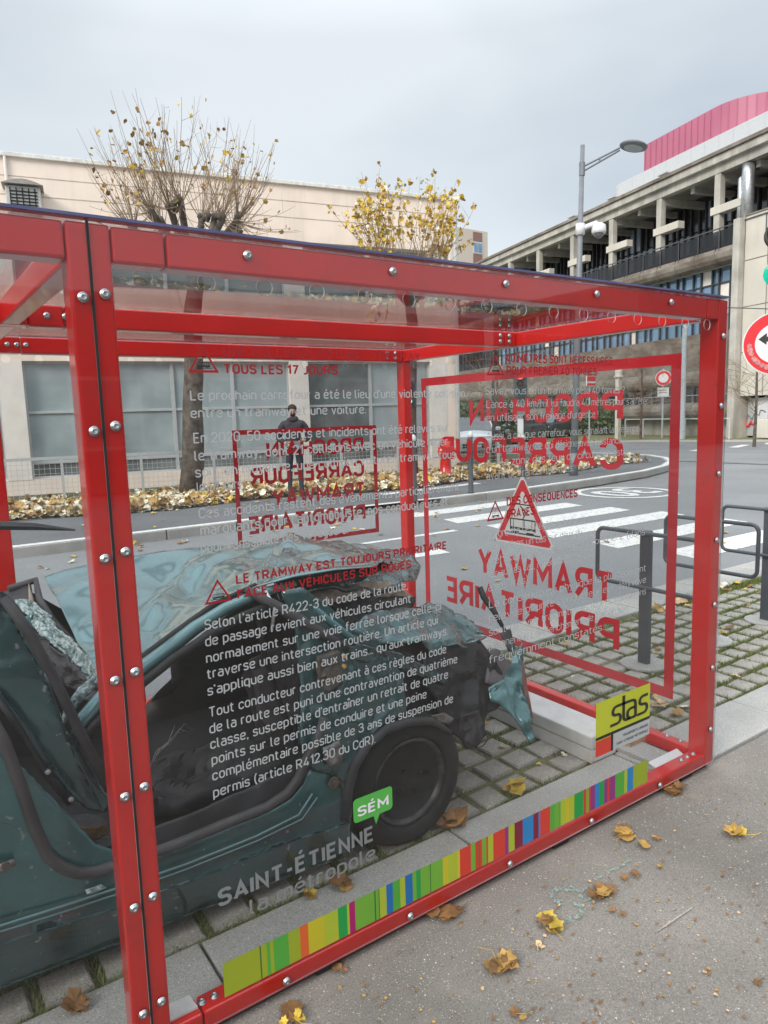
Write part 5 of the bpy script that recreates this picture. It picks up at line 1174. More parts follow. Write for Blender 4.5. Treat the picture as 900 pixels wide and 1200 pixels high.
def Bk(s, pr, pl_, cap):
    a = at(*pr, 'y', YB); b = at(*pl_, 'y', YB); z = (a.z+b.z)/2; c = at(pr[0], pr[1]-cap, 'y', YB).z-a.z; put(s, on_back, -a.x, -b.x, z, c, M_bred, pbk, .03)
Bk('PROCHAIN', (427, 531), (313, 537), 18.5); Bk('CARREFOUR', (427.5, 559), (294, 568.5), 19); Bk('TRAMWAY', (429, 584), (320, 594), 19); Bk('PRIORITAIRE', (429, 609), (291, 627.5), 19)
frame_on(on_back, pbk, -2.647, -1.635, .83, 1.545, .028)
# striped sticker along the bottom
cols = {'o': (150, 162, 40), 'G': (45, 105, 50), 'g': (80, 160, 60), 'm': (110, 165, 55), 'r': (210, 95, 45), 'y': (190, 178, 40), 'l': (168, 180, 50), 'e': (30, 150, 70), 'p': (165, 25, 100), 'b': (35, 105, 170), 'R': (205, 60, 45), 'u': (140, 50, 120), 'd': (125, 30, 55), 'B': (40, 125, 185), 'Y': (200, 180, 50)}
SM = {k: mat('sticker_' + n, lin(c)[:3], .45, var=.03) for (k, c), n in zip(cols.items(), ['olive', 'deep_green', 'green', 'mid_green', 'orange', 'yellow_olive', 'lime', 'emerald', 'magenta', 'blue', 'red_stripe', 'purple', 'maroon', 'sky_blue', 'yellow_stripe'])}
seq = [(262, 'o'), (305, 'G'), (306.6, 'o'), (313, 'g'), (317, 'o'), (321, 'g'), (338.5, 'o'), (352, 'r'), (361.6, 'y'), (380.5, 'l'), (396.5, 'e'), (407, 'l'), (409.6, 'p'), (416.4, 'm'), (439, 'G'), (440.5, 'm'), (444, 'G'), (445, 'l'), (453, 'b'), (460.5, 'g'), (469, 'l'), (475, 'b'), (483.6, 'm'), (488, 'e'), (493, 'm'), (504, 'G'), (505, 'm'), (519, 'y'), (525.5, 'l'), (536, 'Y'), (539, 'R'), (552, 'm'), (557, 'R'), (561, 'G'), (562, 'R'), (565, 'm'), (570, 'R'), (572, 'l'), (578, 'R'), (592, 'u'), (596, 'l'), (603, 'd'), (612.6, 'B'), (625, 'd'), (631, 'B'), (633, 'R'), (644.7, 'g'), (650, 'm'), (655, 'g'), (657, 'l'), (663, 'y'), (667, 'l'), (673, 'e'), (684, 'R'), (687, 'm'), (690, 'R'), (692, 'u'), (697.5, 'B'), (702.5, 'e'), (708, 'u'), (712, 'R'), (714, 'u'), (721, 'g'), (731.6, 'l'), (735, 'B'), (742, 'o'), (758.6, None)]
keys = list(SM); m_ = MB()
for (x0, k0), (x1, k1) in zip(seq, seq[1:]):
    def mid(x): return at(x, 1148.5+(x-262)*(904-1148.5)/(757-262), 'y', YT)
    a, b = mid(x0).x, mid(x1).x
    m_.add([on_front(a, .092), on_front(b, .092), on_front(b, .19), on_front(a, .19)], [(0, 1, 2, 3)], keys.index(k0))
obj('striped_sticker', m_, [SM[k] for k in keys], pf)
# green speech bubble logo
a, b = at(414.5, 966, 'y', YT), at(460, 947, 'y', YT); c = at(414.5, 937.5, 'y', YT)
x0, x1, z0, z1 = a.x, b.x, (a.z+b.z)/2, c.z; r = .012
m_ = MB(); P_ = []
for cx_, cz_, a0 in ((x1-r, z1-r, 0), (x0+r, z1-r, 90), (x0+r, z0+r, 180)):
    for k in range(5): t = math.radians(a0+22.5*k); P_.append((cx_+r*math.cos(t), cz_+r*math.sin(t)))
P_ += [(x0+(x1-x0)*.5, z0), (x0+(x1-x0)*.56, z0-.028), (x0+(x1-x0)*.66, z0)]
for k in range(5): t = math.radians(270+22.5*k); P_.append((x1-r+r*math.cos(t), z0+r+r*math.sin(t)))
m_.add([on_front(x, z, .0004) for x, z in P_], [tuple(range(len(P_)))]); lo = obj('green_bubble', m_, mat('logo_green', lin((85, 175, 75))[:3], .45, var=.03), pf)
put('SÉM', lambda x, z, o=0: on_front(x, z, .0014+o), x0+.014, x1-.014, z0+(z1-z0)*.22, (z1-z0)*.42, M_twhite, pf, .04)
# transport company sign
SX0, SX1, SZ0, SZ1 = 2.07, 2.402, .297, .512
def R4(x0, x1, z0, z1, o, M, nm='sign_field'):
    m_ = MB(); W_ = SX1-SX0; H_ = SZ1-SZ0; m_.add([on_front(SX0+x*W_, SZ0+z*H_, o) for x, z in ((x0, z0), (x1, z0), (x1, z1), (x0, z1))], [(0, 1, 2, 3)]); return obj(nm, m_, M, pf)
R4(0, 1, 0, 1, .0004, mat('sign_lime', lin((185, 190, 45))[:3], .4, var=.03), 'transport_sign')
R4(0, 1, .305, .36, .0010, M_tblack, 'black_band'); R4(0, .27, 0, .29, .0010, SM['R'], 'red_square'); R4(.27, .31, 0, .305, .0012, M_tblack, 'black_band'); R4(.31, 1, .0, .305, .0009, M_tgrey, 'grey_field')
W_, H_ = SX1-SX0, SZ1-SZ0
put('TRANSPORTS URBAINS', lambda x, z, o=0: on_front(x, z, .0016+o), SX0+.48*W_, SX0+.97*W_, SZ0+.175*H_, .05*H_, M_tblack, pf, .01)
put('SAINT-ÉTIENNE MÉTROPOLE', lambda x, z, o=0: on_front(x, z, .0016+o), SX0+.37*W_, SX0+.97*W_, SZ0+.065*H_, .05*H_, M_tblack, pf, .01)
m_ = MB()
def stroke(pts, w):
    pts = [Vector(p) for p in pts]; Q = [pts[0]]
    for i in range(1, len(pts)-1):
        a, b, c = pts[i-1], pts[i], pts[i+1]; d0 = min(.12, (b-a).length*.45); d1 = min(.12, (c-b).length*.45); p0 = b+(a-b).normalized()*d0; p1 = b+(c-b).normalized()*d1
        for k in range(5): t = k/4; Q.append(p0*(1-t)**2+b*2*t*(1-t)+p1*t*t)
    Q.append(pts[-1]); Lf = []; Rg = []
    for i in range(len(Q)):
        d = (Q[min(i+1, len(Q)-1)]-Q[max(i-1, 0)]).normalized(); n = Vector((-d.y, d.x))*w; Lf.append(Q[i]+n); Rg.append(Q[i]-n)
    V = []
    for l, r_ in zip(Lf, Rg): V += [on_front(SX0+l.x*W_, SZ0+l.y*H_, .0016), on_front(SX0+r_.x*W_, SZ0+r_.y*H_, .0016)]
    m_.add(V, [(2*i, 2*i+2, 2*i+3, 2*i+1) for i in range(len(Q)-1)])
w = .024
def gl(pts, ox, sx=.19, sz=.33, oz=.475): stroke([(ox+x*sx, oz+z*sz) for x, z in pts], w*1.05)
S_ = [(.85, 1), (.2, 1), (.05, .82), (.05, .66), (.2, .53), (.7, .5), (.85, .34), (.85, .14), (.7, 0), (-.1, 0)]
gl([(x+z*.12, z) for x, z in S_], .27); gl([(.12, 1.45), (.12, .15), (.3, 0), (.75, 0)], .47); gl([(-.25, 1), (.95, 1), (1.15, .85), (1.15, -.05)], .50); gl([(1.1, .0), (.55, 0), (.35, .15), (.35, .42), (.55, .56), (1.1, .56)], .50); gl([(x+z*.12, z) for x, z in S_], .77)
obj('logo_letters', m_, M_tblack, pf)

# ------------------------------------------------------------------ ballast and loose bits inside
def one(name, mb, M, label, cat, bevel=0, **kw):
    o = obj(name, mb, M, None, bevel=bevel); o['label'] = label; o['category'] = cat
    for k, v in kw.items(): o[k] = v
    return o
m_ = MB(); m_.box(2.475, 2.655, 1.995, 3.72, .0, .068); one('concrete_block', m_, M_white, 'lower long pale concrete ballast block inside the right end', 'concrete block', .008)
m_ = MB(); m_.box(2.47, 2.65, 1.99, 3.72, .070, .135); one('concrete_block', m_, M_white, 'upper long pale concrete ballast block carrying leaf bits', 'concrete block', .008)
m_ = MB(); m_.prism([at(x, y, 'z', .045) for x, y in ((759.8, 895), (768, 902), (801, 886), (793, 879))], (0, 0, .008)); one('white_board', m_, M_twhite, 'small white board lying by the bottom rail in the right corner', 'board')
m_ = MB(); m_.prism([at(x, y, 'z', .075) for x, y in ((180, 1187), (222, 1168), (232, 1182), (190, 1203))], (0, 0, .006)); one('white_board', m_, M_white, 'small white board by the bottom rail beside the middle post', 'board')
m_ = MB(); a = at(734, 874, 'z', .03); m_.box(a.x, a.x+.20, a.y-.02, a.y+.03, .012, .05); one('wood_wedge', m_, mat('raw_wood', (.42, .30, .2), .8, scale=20), 'small wooden wedge behind the lime green transport sign', 'wedge')
m_ = MB(); m_.box(2.66, 2.80, 1.76, 2.4, .008, .03); one('pale_slab', m_, M_gran, 'thin pale slab on the ground inside the right corner', 'slab', .004)

# ------------------------------------------------------------------ the wrecked car
random.seed(5)
def carpaint(name, c, sc=3, bmp=.16, fl=.7):
    m = bpy.data.materials.new(name); m.use_nodes = True; t = m.node_tree; bs = t.nodes['Principled BSDF']
    tcn = N(t, 'ShaderNodeTexCoord'); n1 = N(t, 'ShaderNodeTexNoise'); n1.inputs['Scale'].default_value = sc; n1.inputs['Detail'].default_value = 9; n1.inputs['Roughness'].default_value = .65
    r = N(t, 'ShaderNodeValToRGB'); r.color_ramp.elements[0].color = (*[x*(.65 if fl else .88) for x in c], 1); r.color_ramp.elements[0].position = .35; r.color_ramp.elements[1].color = (*[min(1, x*1.15) for x in c], 1); r.color_ramp.elements[1].position = .7
    n2 = N(t, 'ShaderNodeTexNoise'); n2.inputs['Scale'].default_value = 42; n2.inputs['Detail'].default_value = 12; r2 = N(t, 'ShaderNodeValToRGB'); r2.color_ramp.elements[0].position = .66; r2.color_ramp.elements[1].position = .70; r2.color_ramp.elements[1].color = (fl, fl, fl, 1)
    mx = N(t, 'ShaderNodeMix', data_type='RGBA'); mx.inputs[7].default_value = (.30, .33, .33, 1)
    t.links.new(tcn.outputs['Object'], n1.inputs[0]); t.links.new(tcn.outputs['Object'], n2.inputs[0]); t.links.new(n1.outputs[0], r.inputs[0]); t.links.new(n2.outputs[0], r2.inputs[0])
    t.links.new(r2.outputs[0], mx.inputs[0]); t.links.new(r.outputs[0], mx.inputs[6]); t.links.new(mx.outputs[2], bs.inputs['Base Color'])
    bs.inputs['Metallic'].default_value = .35; bs.inputs['Roughness'].default_value = .25; bs.inputs['Coat Weight'].default_value = 1.0; bs.inputs['Coat Roughness'].default_value = .08
    n3 = N(t, 'ShaderNodeTexNoise'); n3.inputs['Scale'].default_value = 7; n3.inputs['Detail'].default_value = 5; t.links.new(tcn.outputs['Object'], n3.inputs[0])
    bp = N(t, 'ShaderNodeBump'); bp.inputs['Strength'].default_value = bmp; bp.inputs['Distance'].default_value = .03; t.links.new(n3.outputs[0], bp.inputs['Height']); t.links.new(bp.outputs[0], bs.inputs['Normal'])
    MATS[name] = m; return m
M_teal = carpaint('teal_paint', (.055, .165, .175)); M_tealr = carpaint('teal_sky_lit_paint', (.10, .215, .23), bmp=.05, fl=0); M_teald = carpaint('teal_shaded_paint', (.03, .085, .09))  # one car paint; sky brightness and shade are put into the copies' colours
M_blk = mat('black_trim', (.009, .009, .011), .6, var=.3, bump=.1, bscale=30); M_int = mat('grey_interior', (.038, .038, .043), .65, var=.3, bump=.15, bscale=14)
M_intl = mat('mauve_trim', (.115, .10, .108), .7, var=.25, bump=.2); M_crumb = mat('crazed_glass', (.50, .60, .60), .22, col2=(.16, .24, .25), scale=55, thr=(.40, .58), bump=1.0, bscale=90, coat=.5)
M_rub = mat('grey_seal', (.06, .058, .062), .6, var=.2); M_beig = mat('headliner', (.40, .33, .26), .9, var=.2, bump=.3, bscale=20); M_tin = mat('dull_tin', (.25, .25, .24), .5, metal=.6, var=.4, scale=30)
M_rust = mat('rusty_steel', (.17, .12, .09), .7, col2=(.07, .08, .08), scale=18, metal=.4)
wr = thing('wrecked_car', 'crushed dark teal car wreck with collapsed roof inside the glass case', 'wrecked car', (1.0, 2.7, 0))
def crease(c):
    d = noise.voronoi(c)[0]; return min(1, d[1]-d[0])
def plate(name, pts, M, yd=None, thick=.004, amp=.012, freq=6, cuts=3, parent=wr, seed=0, smooth=True, jag=0):
    """polygon of (px, py, y) corners, refined and crumpled"""
    bm = bmesh.new(); V = []
    for p in pts:
        y = p[2] if len(p) > 2 else yd; q = at(p[0], p[1], 'y', y)
        V.append(bm.verts.new(q))
    bm.faces.new(V); bmesh.ops.triangulate(bm, faces=bm.faces[:], ngon_method='EAR_CLIP')
    for k in range(cuts+1):
        bmesh.ops.subdivide_edges(bm, edges=[e for e in bm.edges if e.calc_length() > .024], cuts=1, use_grid_fill=True)
        bmesh.ops.triangulate(bm, faces=[f for f in bm.faces if len(f.verts) > 4])
    bm.normal_update(); nn = Vector((0, 0, 0))
    for f in bm.faces: nn += f.normal*f.calc_area() if f.normal.y < 0 else -f.normal*f.calc_area()
    nn.normalize()
    for v in bm.verts:
        c = v.co*freq+Vector((seed*7.3, seed, 0)); d = noise.noise(c)*.45-crease(c*1.15)*.85+.25+noise.noise(c*4.5)*.14-crease(c*2.7)*.25
        v.co += nn*d*amp*1.6
        if jag: v.co += Vector((noise.noise(c*3), 0, noise.noise(c*3+Vector((9, 0, 0)))))*jag
    me = bpy.data.meshes.new(name); bm.to_mesh(me); bm.free(); me.materials.append(M)
    if smooth: me.polygons.foreach_set('use_smooth', [True]*len(me.polygons)); me.set_sharp_from_angle(angle=.38)
    o = link(name, me, parent); s_ = o.modifiers.new('s', 'SOLIDIFY'); s_.thickness = thick; s_.offset = 0
    return o
def bar(name, pts, r, M, n=8, parent=wr, yd=None, w=1.0, **kw):
    m_ = MB(); m_.tube([at(p[0], p[1], 'y', p[2] if len(p) > 2 else yd) for p in pts], r, n); return obj(name, m_, M, parent, smooth=True, **kw)
# roof sheet: grid between rail and far edge
near = [(122, 800), (150, 780), (185, 757), (222, 728), (262, 702), (300, 688), (345, 676), (392, 668), (440, 664)]
far = [(52, 676), (75, 668), (130, 656), (190, 646), (250, 640), (300, 637), (342, 629), (378, 634), (470, 652)]
nu, nv = 130, 64
def lerpc(C, t, y):
    s = t*(len(C)-1); i = min(int(s), len(C)-2); f = s-i; f2 = f; a = at(C[i][0], C[i][1], 'y', y); b = at(C[i+1][0], C[i+1][1], 'y', y); return a.lerp(b, f2)
m_ = MB(); V = []
for j in range(nv+1):
    for i in range(nu+1):
        u, v = i/nu, j/nv; a = lerpc(near, u, 2.14+.05*math.sin(u*5)); b = lerpc(far, u, 3.15); p = a.lerp(b, v); c = Vector((p.x*2.3, p.y*2.3, 4))
        e_ = math.sin(math.pi*v)**.6
        fold = -.055*math.sin(math.pi*v)*(.4+.6*math.sin(math.pi*min(1, u*1.4)))+.055*abs(noise.noise(c))*e_*(1+1.6*max(0, u-.55))-.03*max(0, 1-abs((u-.42)+.3*(v-.5))*9)*e_+.022*max(0, 1-abs((u-.3)-.5*(v-.4))*14)*e_-.02*noise.noise(c*2.3)*e_-.008*(1-abs(noise.noise(c*1.4+Vector((3, 3, 0)))))**6*e_
        cr_ = .045*max(0, 1-abs((u-.62)-.15*v)*26)*e_+.03*max(0, 1-abs((u-.2)-.3*v)*18)*e_
        p.z += fold+cr_*.6-(crease(Vector((p.x*3.2, p.y*2.2, 1)))-.4)*.030*e_*max(0, u-.42)*1.8-(crease(Vector((p.x*8, p.y*5, 5)))-.3)*.012*e_*max(0, u-.4)
        V.append(p)
m_.add(V, [(j*(nu+1)+i, j*(nu+1)+i+1, (j+1)*(nu+1)+i+1, (j+1)*(nu+1)+i) for j in range(nv) for i in range(nu)])
obj('roof', m_, M_tealr, wr, smooth=True, solid=.004)
# roof rail with seal on the near side
bar('roof_rail', [(88, 862, 2.06), (97, 843, 2.07), (122, 815, 2.08), (160, 788, 2.09), (195, 762, 2.10), (228, 736, 2.11), (262, 714, 2.12), (300, 697, 2.13), (345, 684, 2.15)], [.014, .022, .024, .024, .024, .023, .021, .019, .014], M_tealr)
bar('door_seal', [(92, 872, 2.05), (110, 850, 2.05), (135, 828, 2.05), (170, 798, 2.06), (203, 772, 2.06), (245, 744, 2.07), (285, 722, 2.08), (320, 708, 2.09)], .015, M_blk)
bar('roof_gutter', [(122, 801, 2.13), (165, 771, 2.13), (205, 741, 2.13), (250, 709, 2.14), (300, 686, 2.16)], .010, M_blk)
# windscreen frame, trim and crazed glass ribbons
bar('windscreen_frame', [(10, 690, 3.1), (42, 680, 3.12), (46, 702, 3.0), (62, 728, 2.85), (88, 757, 2.6), (118, 784, 2.35)], .014, M_rub)
plate('header_trim', [(4, 694, 3.1), (36, 684, 3.12), (40, 704, 3.0), (28, 706, 3.0), (14, 702, 3.05)], M_int, amp=.01)
plate('sun_visor', [(33, 684, 3.05), (38, 700, 3.0), (40, 706, 2.98), (34, 704, 2.98)], M_beig, amp=.004)
plate('windscreen_glass', [(18, 704, 2.95), (34, 703, 2.95), (48, 712, 2.85), (66, 735, 2.7), (90, 757, 2.5), (120, 782, 2.3), (121, 808, 2.28), (104, 798, 2.35), (84, 776, 2.5), (64, 756, 2.6), (44, 738, 2.8)], M_crumb, thick=.008, amp=.022, freq=13, cuts=4)
plate('side_glass', [(70, 849, 2.12), (76, 826, 2.12), (92, 806, 2.14), (118, 785, 2.16), (122, 800, 2.15), (98, 818, 2.13), (84, 838, 2.12), (73, 851, 2.12)], M_crumb, thick=.008, amp=.014, freq=13, cuts=4)
plate('torn_lining', [(40, 740, 2.85), (62, 756, 2.6), (100, 796, 2.35), (119, 810, 2.3), (112, 824, 2.3), (84, 806, 2.45), (62, 800, 2.6), (46, 770, 2.75)], M_int, amp=.03, freq=12, cuts=4)
plate('teal_scrap', [(26, 724, 2.9), (40, 718, 2.85), (40, 738, 2.85), (30, 734, 2.9)], M_teal, amp=.02)
# leaning centre pillar with seals
plate('centre_pillar', [(-12, 690, 2.10), (4, 702, 2.10), (32, 742, 2.07), (58, 800, 2.04), (78, 860, 2.03), (108, 912, 2.03), (128, 938, 2.04), (122, 950, 2.04), (103, 948, 2.04), (84, 936, 2.03), (60, 905, 2.03), (30, 858, 2.04), (-12, 790, 2.07)], M_teald, amp=.010, freq=5, thick=.03, cuts=3)
bar('pillar_seal', [(4, 700, 2.06), (34, 740, 2.03), (66, 800, 2.0), (90, 850, 1.995), (128, 925, 2.0)], .014, M_int)
bar('pillar_seal', [(-12, 805, 2.04), (20, 850, 2.01), (52, 905, 2.0), (82, 942, 2.0)], .009, M_blk)
m_ = MB(); 
for (x, y) in ((56, 904), (83, 936)): m_.lathe(at(x, y, 'y', 1.985), (0, -1, 0), [(.008, 0), (.007, .006), (.002, .008)], 8)
obj('pillar_screws', m_, M_steel, wr)
# lower body side: sill, rocker and front door remains
SY = 1.985
plate('body_side', [(-160, 900, SY), (-40, 850, SY), (0, 872, SY), (12, 895, SY), (24, 922, SY), (33, 950, SY), (44, 976, SY), (56, 1006, SY), (68, 1019, SY), (84, 1025, SY), (107, 1028, SY), (140, 1019, SY), (200, 995, SY), (260, 972, SY), (310, 953, SY), (340, 936, SY), (356, 918, SY), (362, 902, SY), (384, 905, SY), (405, 925, SY), (413, 946, SY), (411, 962, SY), (330, 990, SY), (230, 1030, SY), (140, 1062, SY), (60, 1090, SY), (-20, 1112, SY), (-160, 1160, SY)], M_teal, amp=.006, freq=3, thick=.006, cuts=3)
plate('rocker_panel', [(-160, 1160, SY), (-20, 1112, SY), (60, 1090, SY), (140, 1062, SY), (230, 1030, SY), (330, 990, SY), (411, 962, SY), (412, 1000, SY+.04), (330, 1030, SY+.05), (230, 1068, SY+.05), (140, 1104, SY+.05), (40, 1142, SY+.05), (-160, 1215, SY+.05)], M_teald, amp=.008, freq=3, thick=.01, cuts=3)
bar('sill_ridge_highlight', [(-30, 1096), (0, 1085), (70, 1063), (140, 1040), (220, 1012), (300, 980), (350, 955), (366, 930)], .0045, M_tealr, yd=SY-.018)  # lighter teal paints the highlight along the sill ridge
bar('sill_ridge_highlight', [(-30, 1103), (0, 1092), (70, 1070), (140, 1047), (220, 1018), (300, 986), (354, 960), (372, 934)], .0035, M_tealr, yd=SY-.016)
bar('opening_seal', [(-12, 840), (6, 872), (24, 921), (42, 974), (56, 1003), (72, 1016), (92, 1023), (112, 1021), (150, 1010), (210, 988), (262, 966), (312, 946), (336, 930), (350, 912), (356, 895), (372, 868), (380, 840)], .016, M_rub, yd=1.972, n=10)
plate('sill_trim', [(52, 968), (70, 985), (95, 992), (140, 985), (230, 950), (300, 920), (345, 895), (352, 912), (336, 930), (312, 946), (262, 966), (210, 988), (150, 1010), (112, 1021), (80, 1017), (62, 1000)], M_int, yd=2.03, amp=.008, cuts=3)
plate('body_damage', [(100, 1043), (118, 1036), (125, 1040), (112, 1046), (102, 1048)], M_crumb, yd=1.968, amp=.004, thick=.002)
plate('striker_plate', [(-6, 1015), (16, 1006), (19, 1014), (-3, 1024)], M_tin, yd=1.965, amp=.003, thick=.006, cuts=1)
m_ = MB(); m_.lathe(at(6, 1014, 'y', 1.96), (0, -1, 0), [(.011, 0), (.009, .006), (.003, .006)], 8); obj('striker_bolt', m_, M_rust, wr)
# interior
m_ = MB(); m_.box(-1.6, 1.72, 2.06, 3.25, .20, .25); obj('floor_pan', m_, M_blk, wr)
m_ = MB(); m_.box(-1.6, 1.15, 2.10, 3.2, .09, .195); m_.box(1.75, 1.78, 2.2, 3.2, .2, .5); obj('underbody', m_, M_blk, wr)
plate('far_side', [(-60, 700), (30, 690), (120, 740), (167, 778), (171, 822), (100, 960), (-60, 980)], M_blk, yd=3.15, amp=.006, cuts=2)
plate('far_side', [(199, 772), (300, 695), (470, 680), (475, 860), (330, 910), (100, 960), (172, 824), (202, 813)], M_blk, yd=3.15, amp=.006, cuts=2)
plate('seat_back', [(285, 790, 2.5), (292, 775, 2.5), (310, 765, 2.5), (345, 752, 2.5), (350, 840, 2.4), (345, 862, 2.4), (320, 872, 2.4), (300, 850, 2.45)], M_intl, amp=.02, freq=5, thick=.05)
plate('seat_trim', [(296, 786, 2.35), (350, 768, 2.35), (352, 846, 2.3), (318, 858, 2.3), (302, 836, 2.32)], M_intl, amp=.006, freq=4, thick=.02)
plate('seat_cushion', [(120, 930, 2.6), (175, 900, 2.6), (250, 880, 2.6), (320, 870, 2.6), (330, 905, 2.3), (250, 930, 2.3), (150, 960, 2.3)], M_int, amp=.04, freq=5, thick=.06)
plate('rear_seat', [(60, 960, 2.5), (130, 955, 2.5), (140, 990, 2.2), (75, 990, 2.2)], M_int, amp=.02, thick=.04)
plate('foam_scrap', [(60, 975), (75, 968), (100, 970), (125, 966), (128, 978), (105, 986), (80, 984), (62, 986)], mat('foam_ochre', (.20, .12, .045), .95, var=.4, bump=.6), yd=2.10, amp=.02, freq=20)
for k in range(5): bar('loose_wire', [(174+k*3, 905-k*7), (183+k*4, 880-k*2), (196+k*5, 872-k*6), (205+k*6, 850+k*3)], .0012, M_tin, yd=2.25+.03*k, n=5)
bar('seat_belt', [(300, 700, 2.2), (308, 760, 2.2), (330, 830, 2.2), (350, 880, 2.15)], .010, M_blk)
# centre-rear body (C pillar) with latch
plate('rear_pillar', [(330, 692, 2.10), (352, 688, 2.10), (382, 708, 2.08), (408, 735, 2.06), (440, 748, 2.05), (470, 790, 2.03), (474, 838, 2.0), (446, 850, 1.99), (425, 868, 1.985), (412, 898, 1.98), (406, 928, 1.98), (384, 905, 1.985), (364, 900, 1.99), (352, 870, 2.0), (352, 800, 2.05), (346, 740, 2.08)], M_teald, amp=.016, freq=7, thick=.02, cuts=4)
bar('bent_brace', [(288, 690, 2.12), (312, 704, 2.09), (345, 722, 2.06), (378, 742, 2.03), (410, 760, 2.0)], [.012, .018, .02, .018, .008], M_rub, n=6)
bar('bent_brace', [(318, 676, 2.2), (340, 694, 2.12), (370, 715, 2.08), (412, 748, 2.03), (425, 752, 2.02)], [.008, .014, .017, .014, .006], M_teal, n=6)
bar('bent_brace', [(310, 690, 2.1), (322, 712, 2.07), (318, 740, 2.05)], .006, M_steel, n=5)
plate('door_latch', [(372, 770), (396, 762), (400, 800), (384, 812), (374, 800)], M_rust, yd=2.0, amp=.02, freq=20, thick=.02)
plate('hinge_plate', [(378, 876), (398, 868), (402, 892), (388, 898), (380, 890)], M_tin, yd=1.96, amp=.008, freq=20, thick=.006)
m_ = MB(); m_.lathe(at(391, 917, 'y', 1.97), (0, -1, 0), [(.022, 0), (.02, .006), (.008, .006), (.008, .014), (.0, .014)], 8); obj('jacking_nut', m_, M_rust, wr)
m_ = MB(); m_.lathe(at(402, 768, 'y', 1.985), (0, -1, 0), [(.007, 0), (.007, .015)], 6); m_.lathe(at(402, 780, 'y', 1.985), (0, -1, 0), [(.007, 0), (.007, .012)], 6); obj('indicator_bulb', m_, mat('amber', (.8, .4, .08), .3), wr)
plate('inner_wing', [(404, 742, 2.12), (440, 752, 2.1), (500, 772, 2.1), (540, 800, 2.12), (520, 830, 2.1), (470, 850, 2.08), (420, 868, 2.05), (400, 820, 2.08)], M_blk, amp=.025, freq=5, cuts=4)
m_ = MB(); m_.lathe(at(442, 770, 'y', 2.06), (0, -1, 0), [(.022, 0), (.02, .01), (.008, .01), (.006, -.01)], 14); obj('body_plug', m_, M_blk, wr)
plate('steel_brace', [(404, 758, 2.03), (420, 754, 2.03), (470, 766, 2.03), (516, 790, 2.05), (522, 802, 2.05), (500, 795, 2.05), (452, 778, 2.04), (410, 774, 2.03)], M_teald, amp=.014, freq=10, thick=.012, cuts=3)
# crushed tail: folded roof end and rear panel
plate('folded_roof_end', [(334, 640, 2.9), (400, 636, 2.95), (478, 650, 2.8), (493, 664, 2.6), (488, 678, 2.5), (462, 686, 2.4), (420, 684, 2.35), (372, 694, 2.3), (330, 700, 2.2), (318, 678, 2.3)], M_teald, amp=.030, freq=4, thick=.01, cuts=4)
plate('headliner_scrap', [(350, 700, 2.3), (400, 686, 2.35), (452, 680, 2.4), (462, 686, 2.4), (420, 700, 2.35), (366, 712, 2.25)], M_beig, amp=.02, freq=9)
plate('headliner_scrap', [(420, 700, 2.4), (470, 690, 2.45), (486, 700, 2.5), (478, 706, 2.5), (446, 706, 2.4)], M_beig, amp=.02, freq=12)
plate('boot_lining', [(372, 712, 2.3), (430, 700, 2.35), (486, 700, 2.5), (480, 724, 2.4), (440, 738, 2.3), (400, 732, 2.2)], M_blk, amp=.03, freq=9)
plate('quarter_panel', [(410, 738, 2.08), (426, 722, 2.12), (462, 712, 2.3), (500, 714, 2.35), (545, 730, 2.3), (569, 748, 2.25), (548, 758, 2.16), (520, 757, 2.12), (508, 768, 2.10), (494, 752, 2.08), (440, 752, 2.06)], M_teal, amp=.024, freq=4.5, thick=.008, cuts=4)
plate('quarter_panel', [(478, 722, 2.4), (500, 706, 2.6), (540, 724, 2.5), (566, 744, 2.3), (540, 742, 2.3)], M_teald, amp=.03, freq=9, thick=.008, cuts=3)
plate('rear_lamp_recess', [(496, 758, 2.12), (520, 756, 2.12), (566, 752, 2.22), (574, 770, 2.2), (590, 790, 2.15), (592, 822, 2.10), (572, 836, 2.08), (560, 868, 2.05), (548, 878, 2.04), (530, 862, 2.03), (514, 838, 2.03), (500, 800, 2.05)], M_blk, amp=.03, freq=6, thick=.01, cuts=4)
plate('bumper_shell', [(564, 770, 2.2), (572, 760, 2.25), (584, 764, 2.25), (600, 782, 2.2), (596, 796, 2.15), (580, 806, 2.12), (568, 800, 2.12), (570, 784, 2.16)], M_intl, amp=.014, freq=8, thick=.012, cuts=3)
plate('torn_bumper_fin', [(572, 806, 2.1), (590, 796, 2.1), (600, 786, 2.12), (605, 766, 2.12), (612, 752, 2.12), (613, 775, 2.1), (614, 800, 2.05), (620, 830, 2.0), (628, 866, 1.95), (622, 872, 1.95), (616, 862, 1.97), (600, 838, 2.02), (584, 824, 2.06), (574, 822, 2.08)], M_teal, amp=.012, freq=14, thick=.006, cuts=4)
plate('red_trim_edge', [(613, 775), (617, 800), (624, 842), (620, 836), (612, 800)], mat('scraped_edge', (.30, .12, .11), .6), yd=2.03, amp=.006)
bar('bent_strut', [(562, 688, 2.35), (567, 700, 2.33), (580, 718, 2.28), (592, 740, 2.22)], [.013, .014, .012, .008], M_blk, n=8)
bar('bent_strut', [(588, 734, 2.24), (598, 752, 2.2), (603, 770, 2.16), (605, 788, 2.12)], .006, M_teal, n=6)
plate('bracket_scrap', [(586, 742, 2.22), (598, 736, 2.22), (604, 760, 2.18), (596, 764, 2.18)], M_int, amp=.01, thick=.004)
plate('arch_metal', [(505, 838), (520, 835), (532, 842), (526, 848), (512, 846)], M_tin, yd=2.0, amp=.008, thick=.003)
plate('hanging_plastic', [(540, 838), (560, 832), (570, 860), (558, 876), (544, 872), (536, 856)], M_int, yd=2.02, amp=.02, freq=14)
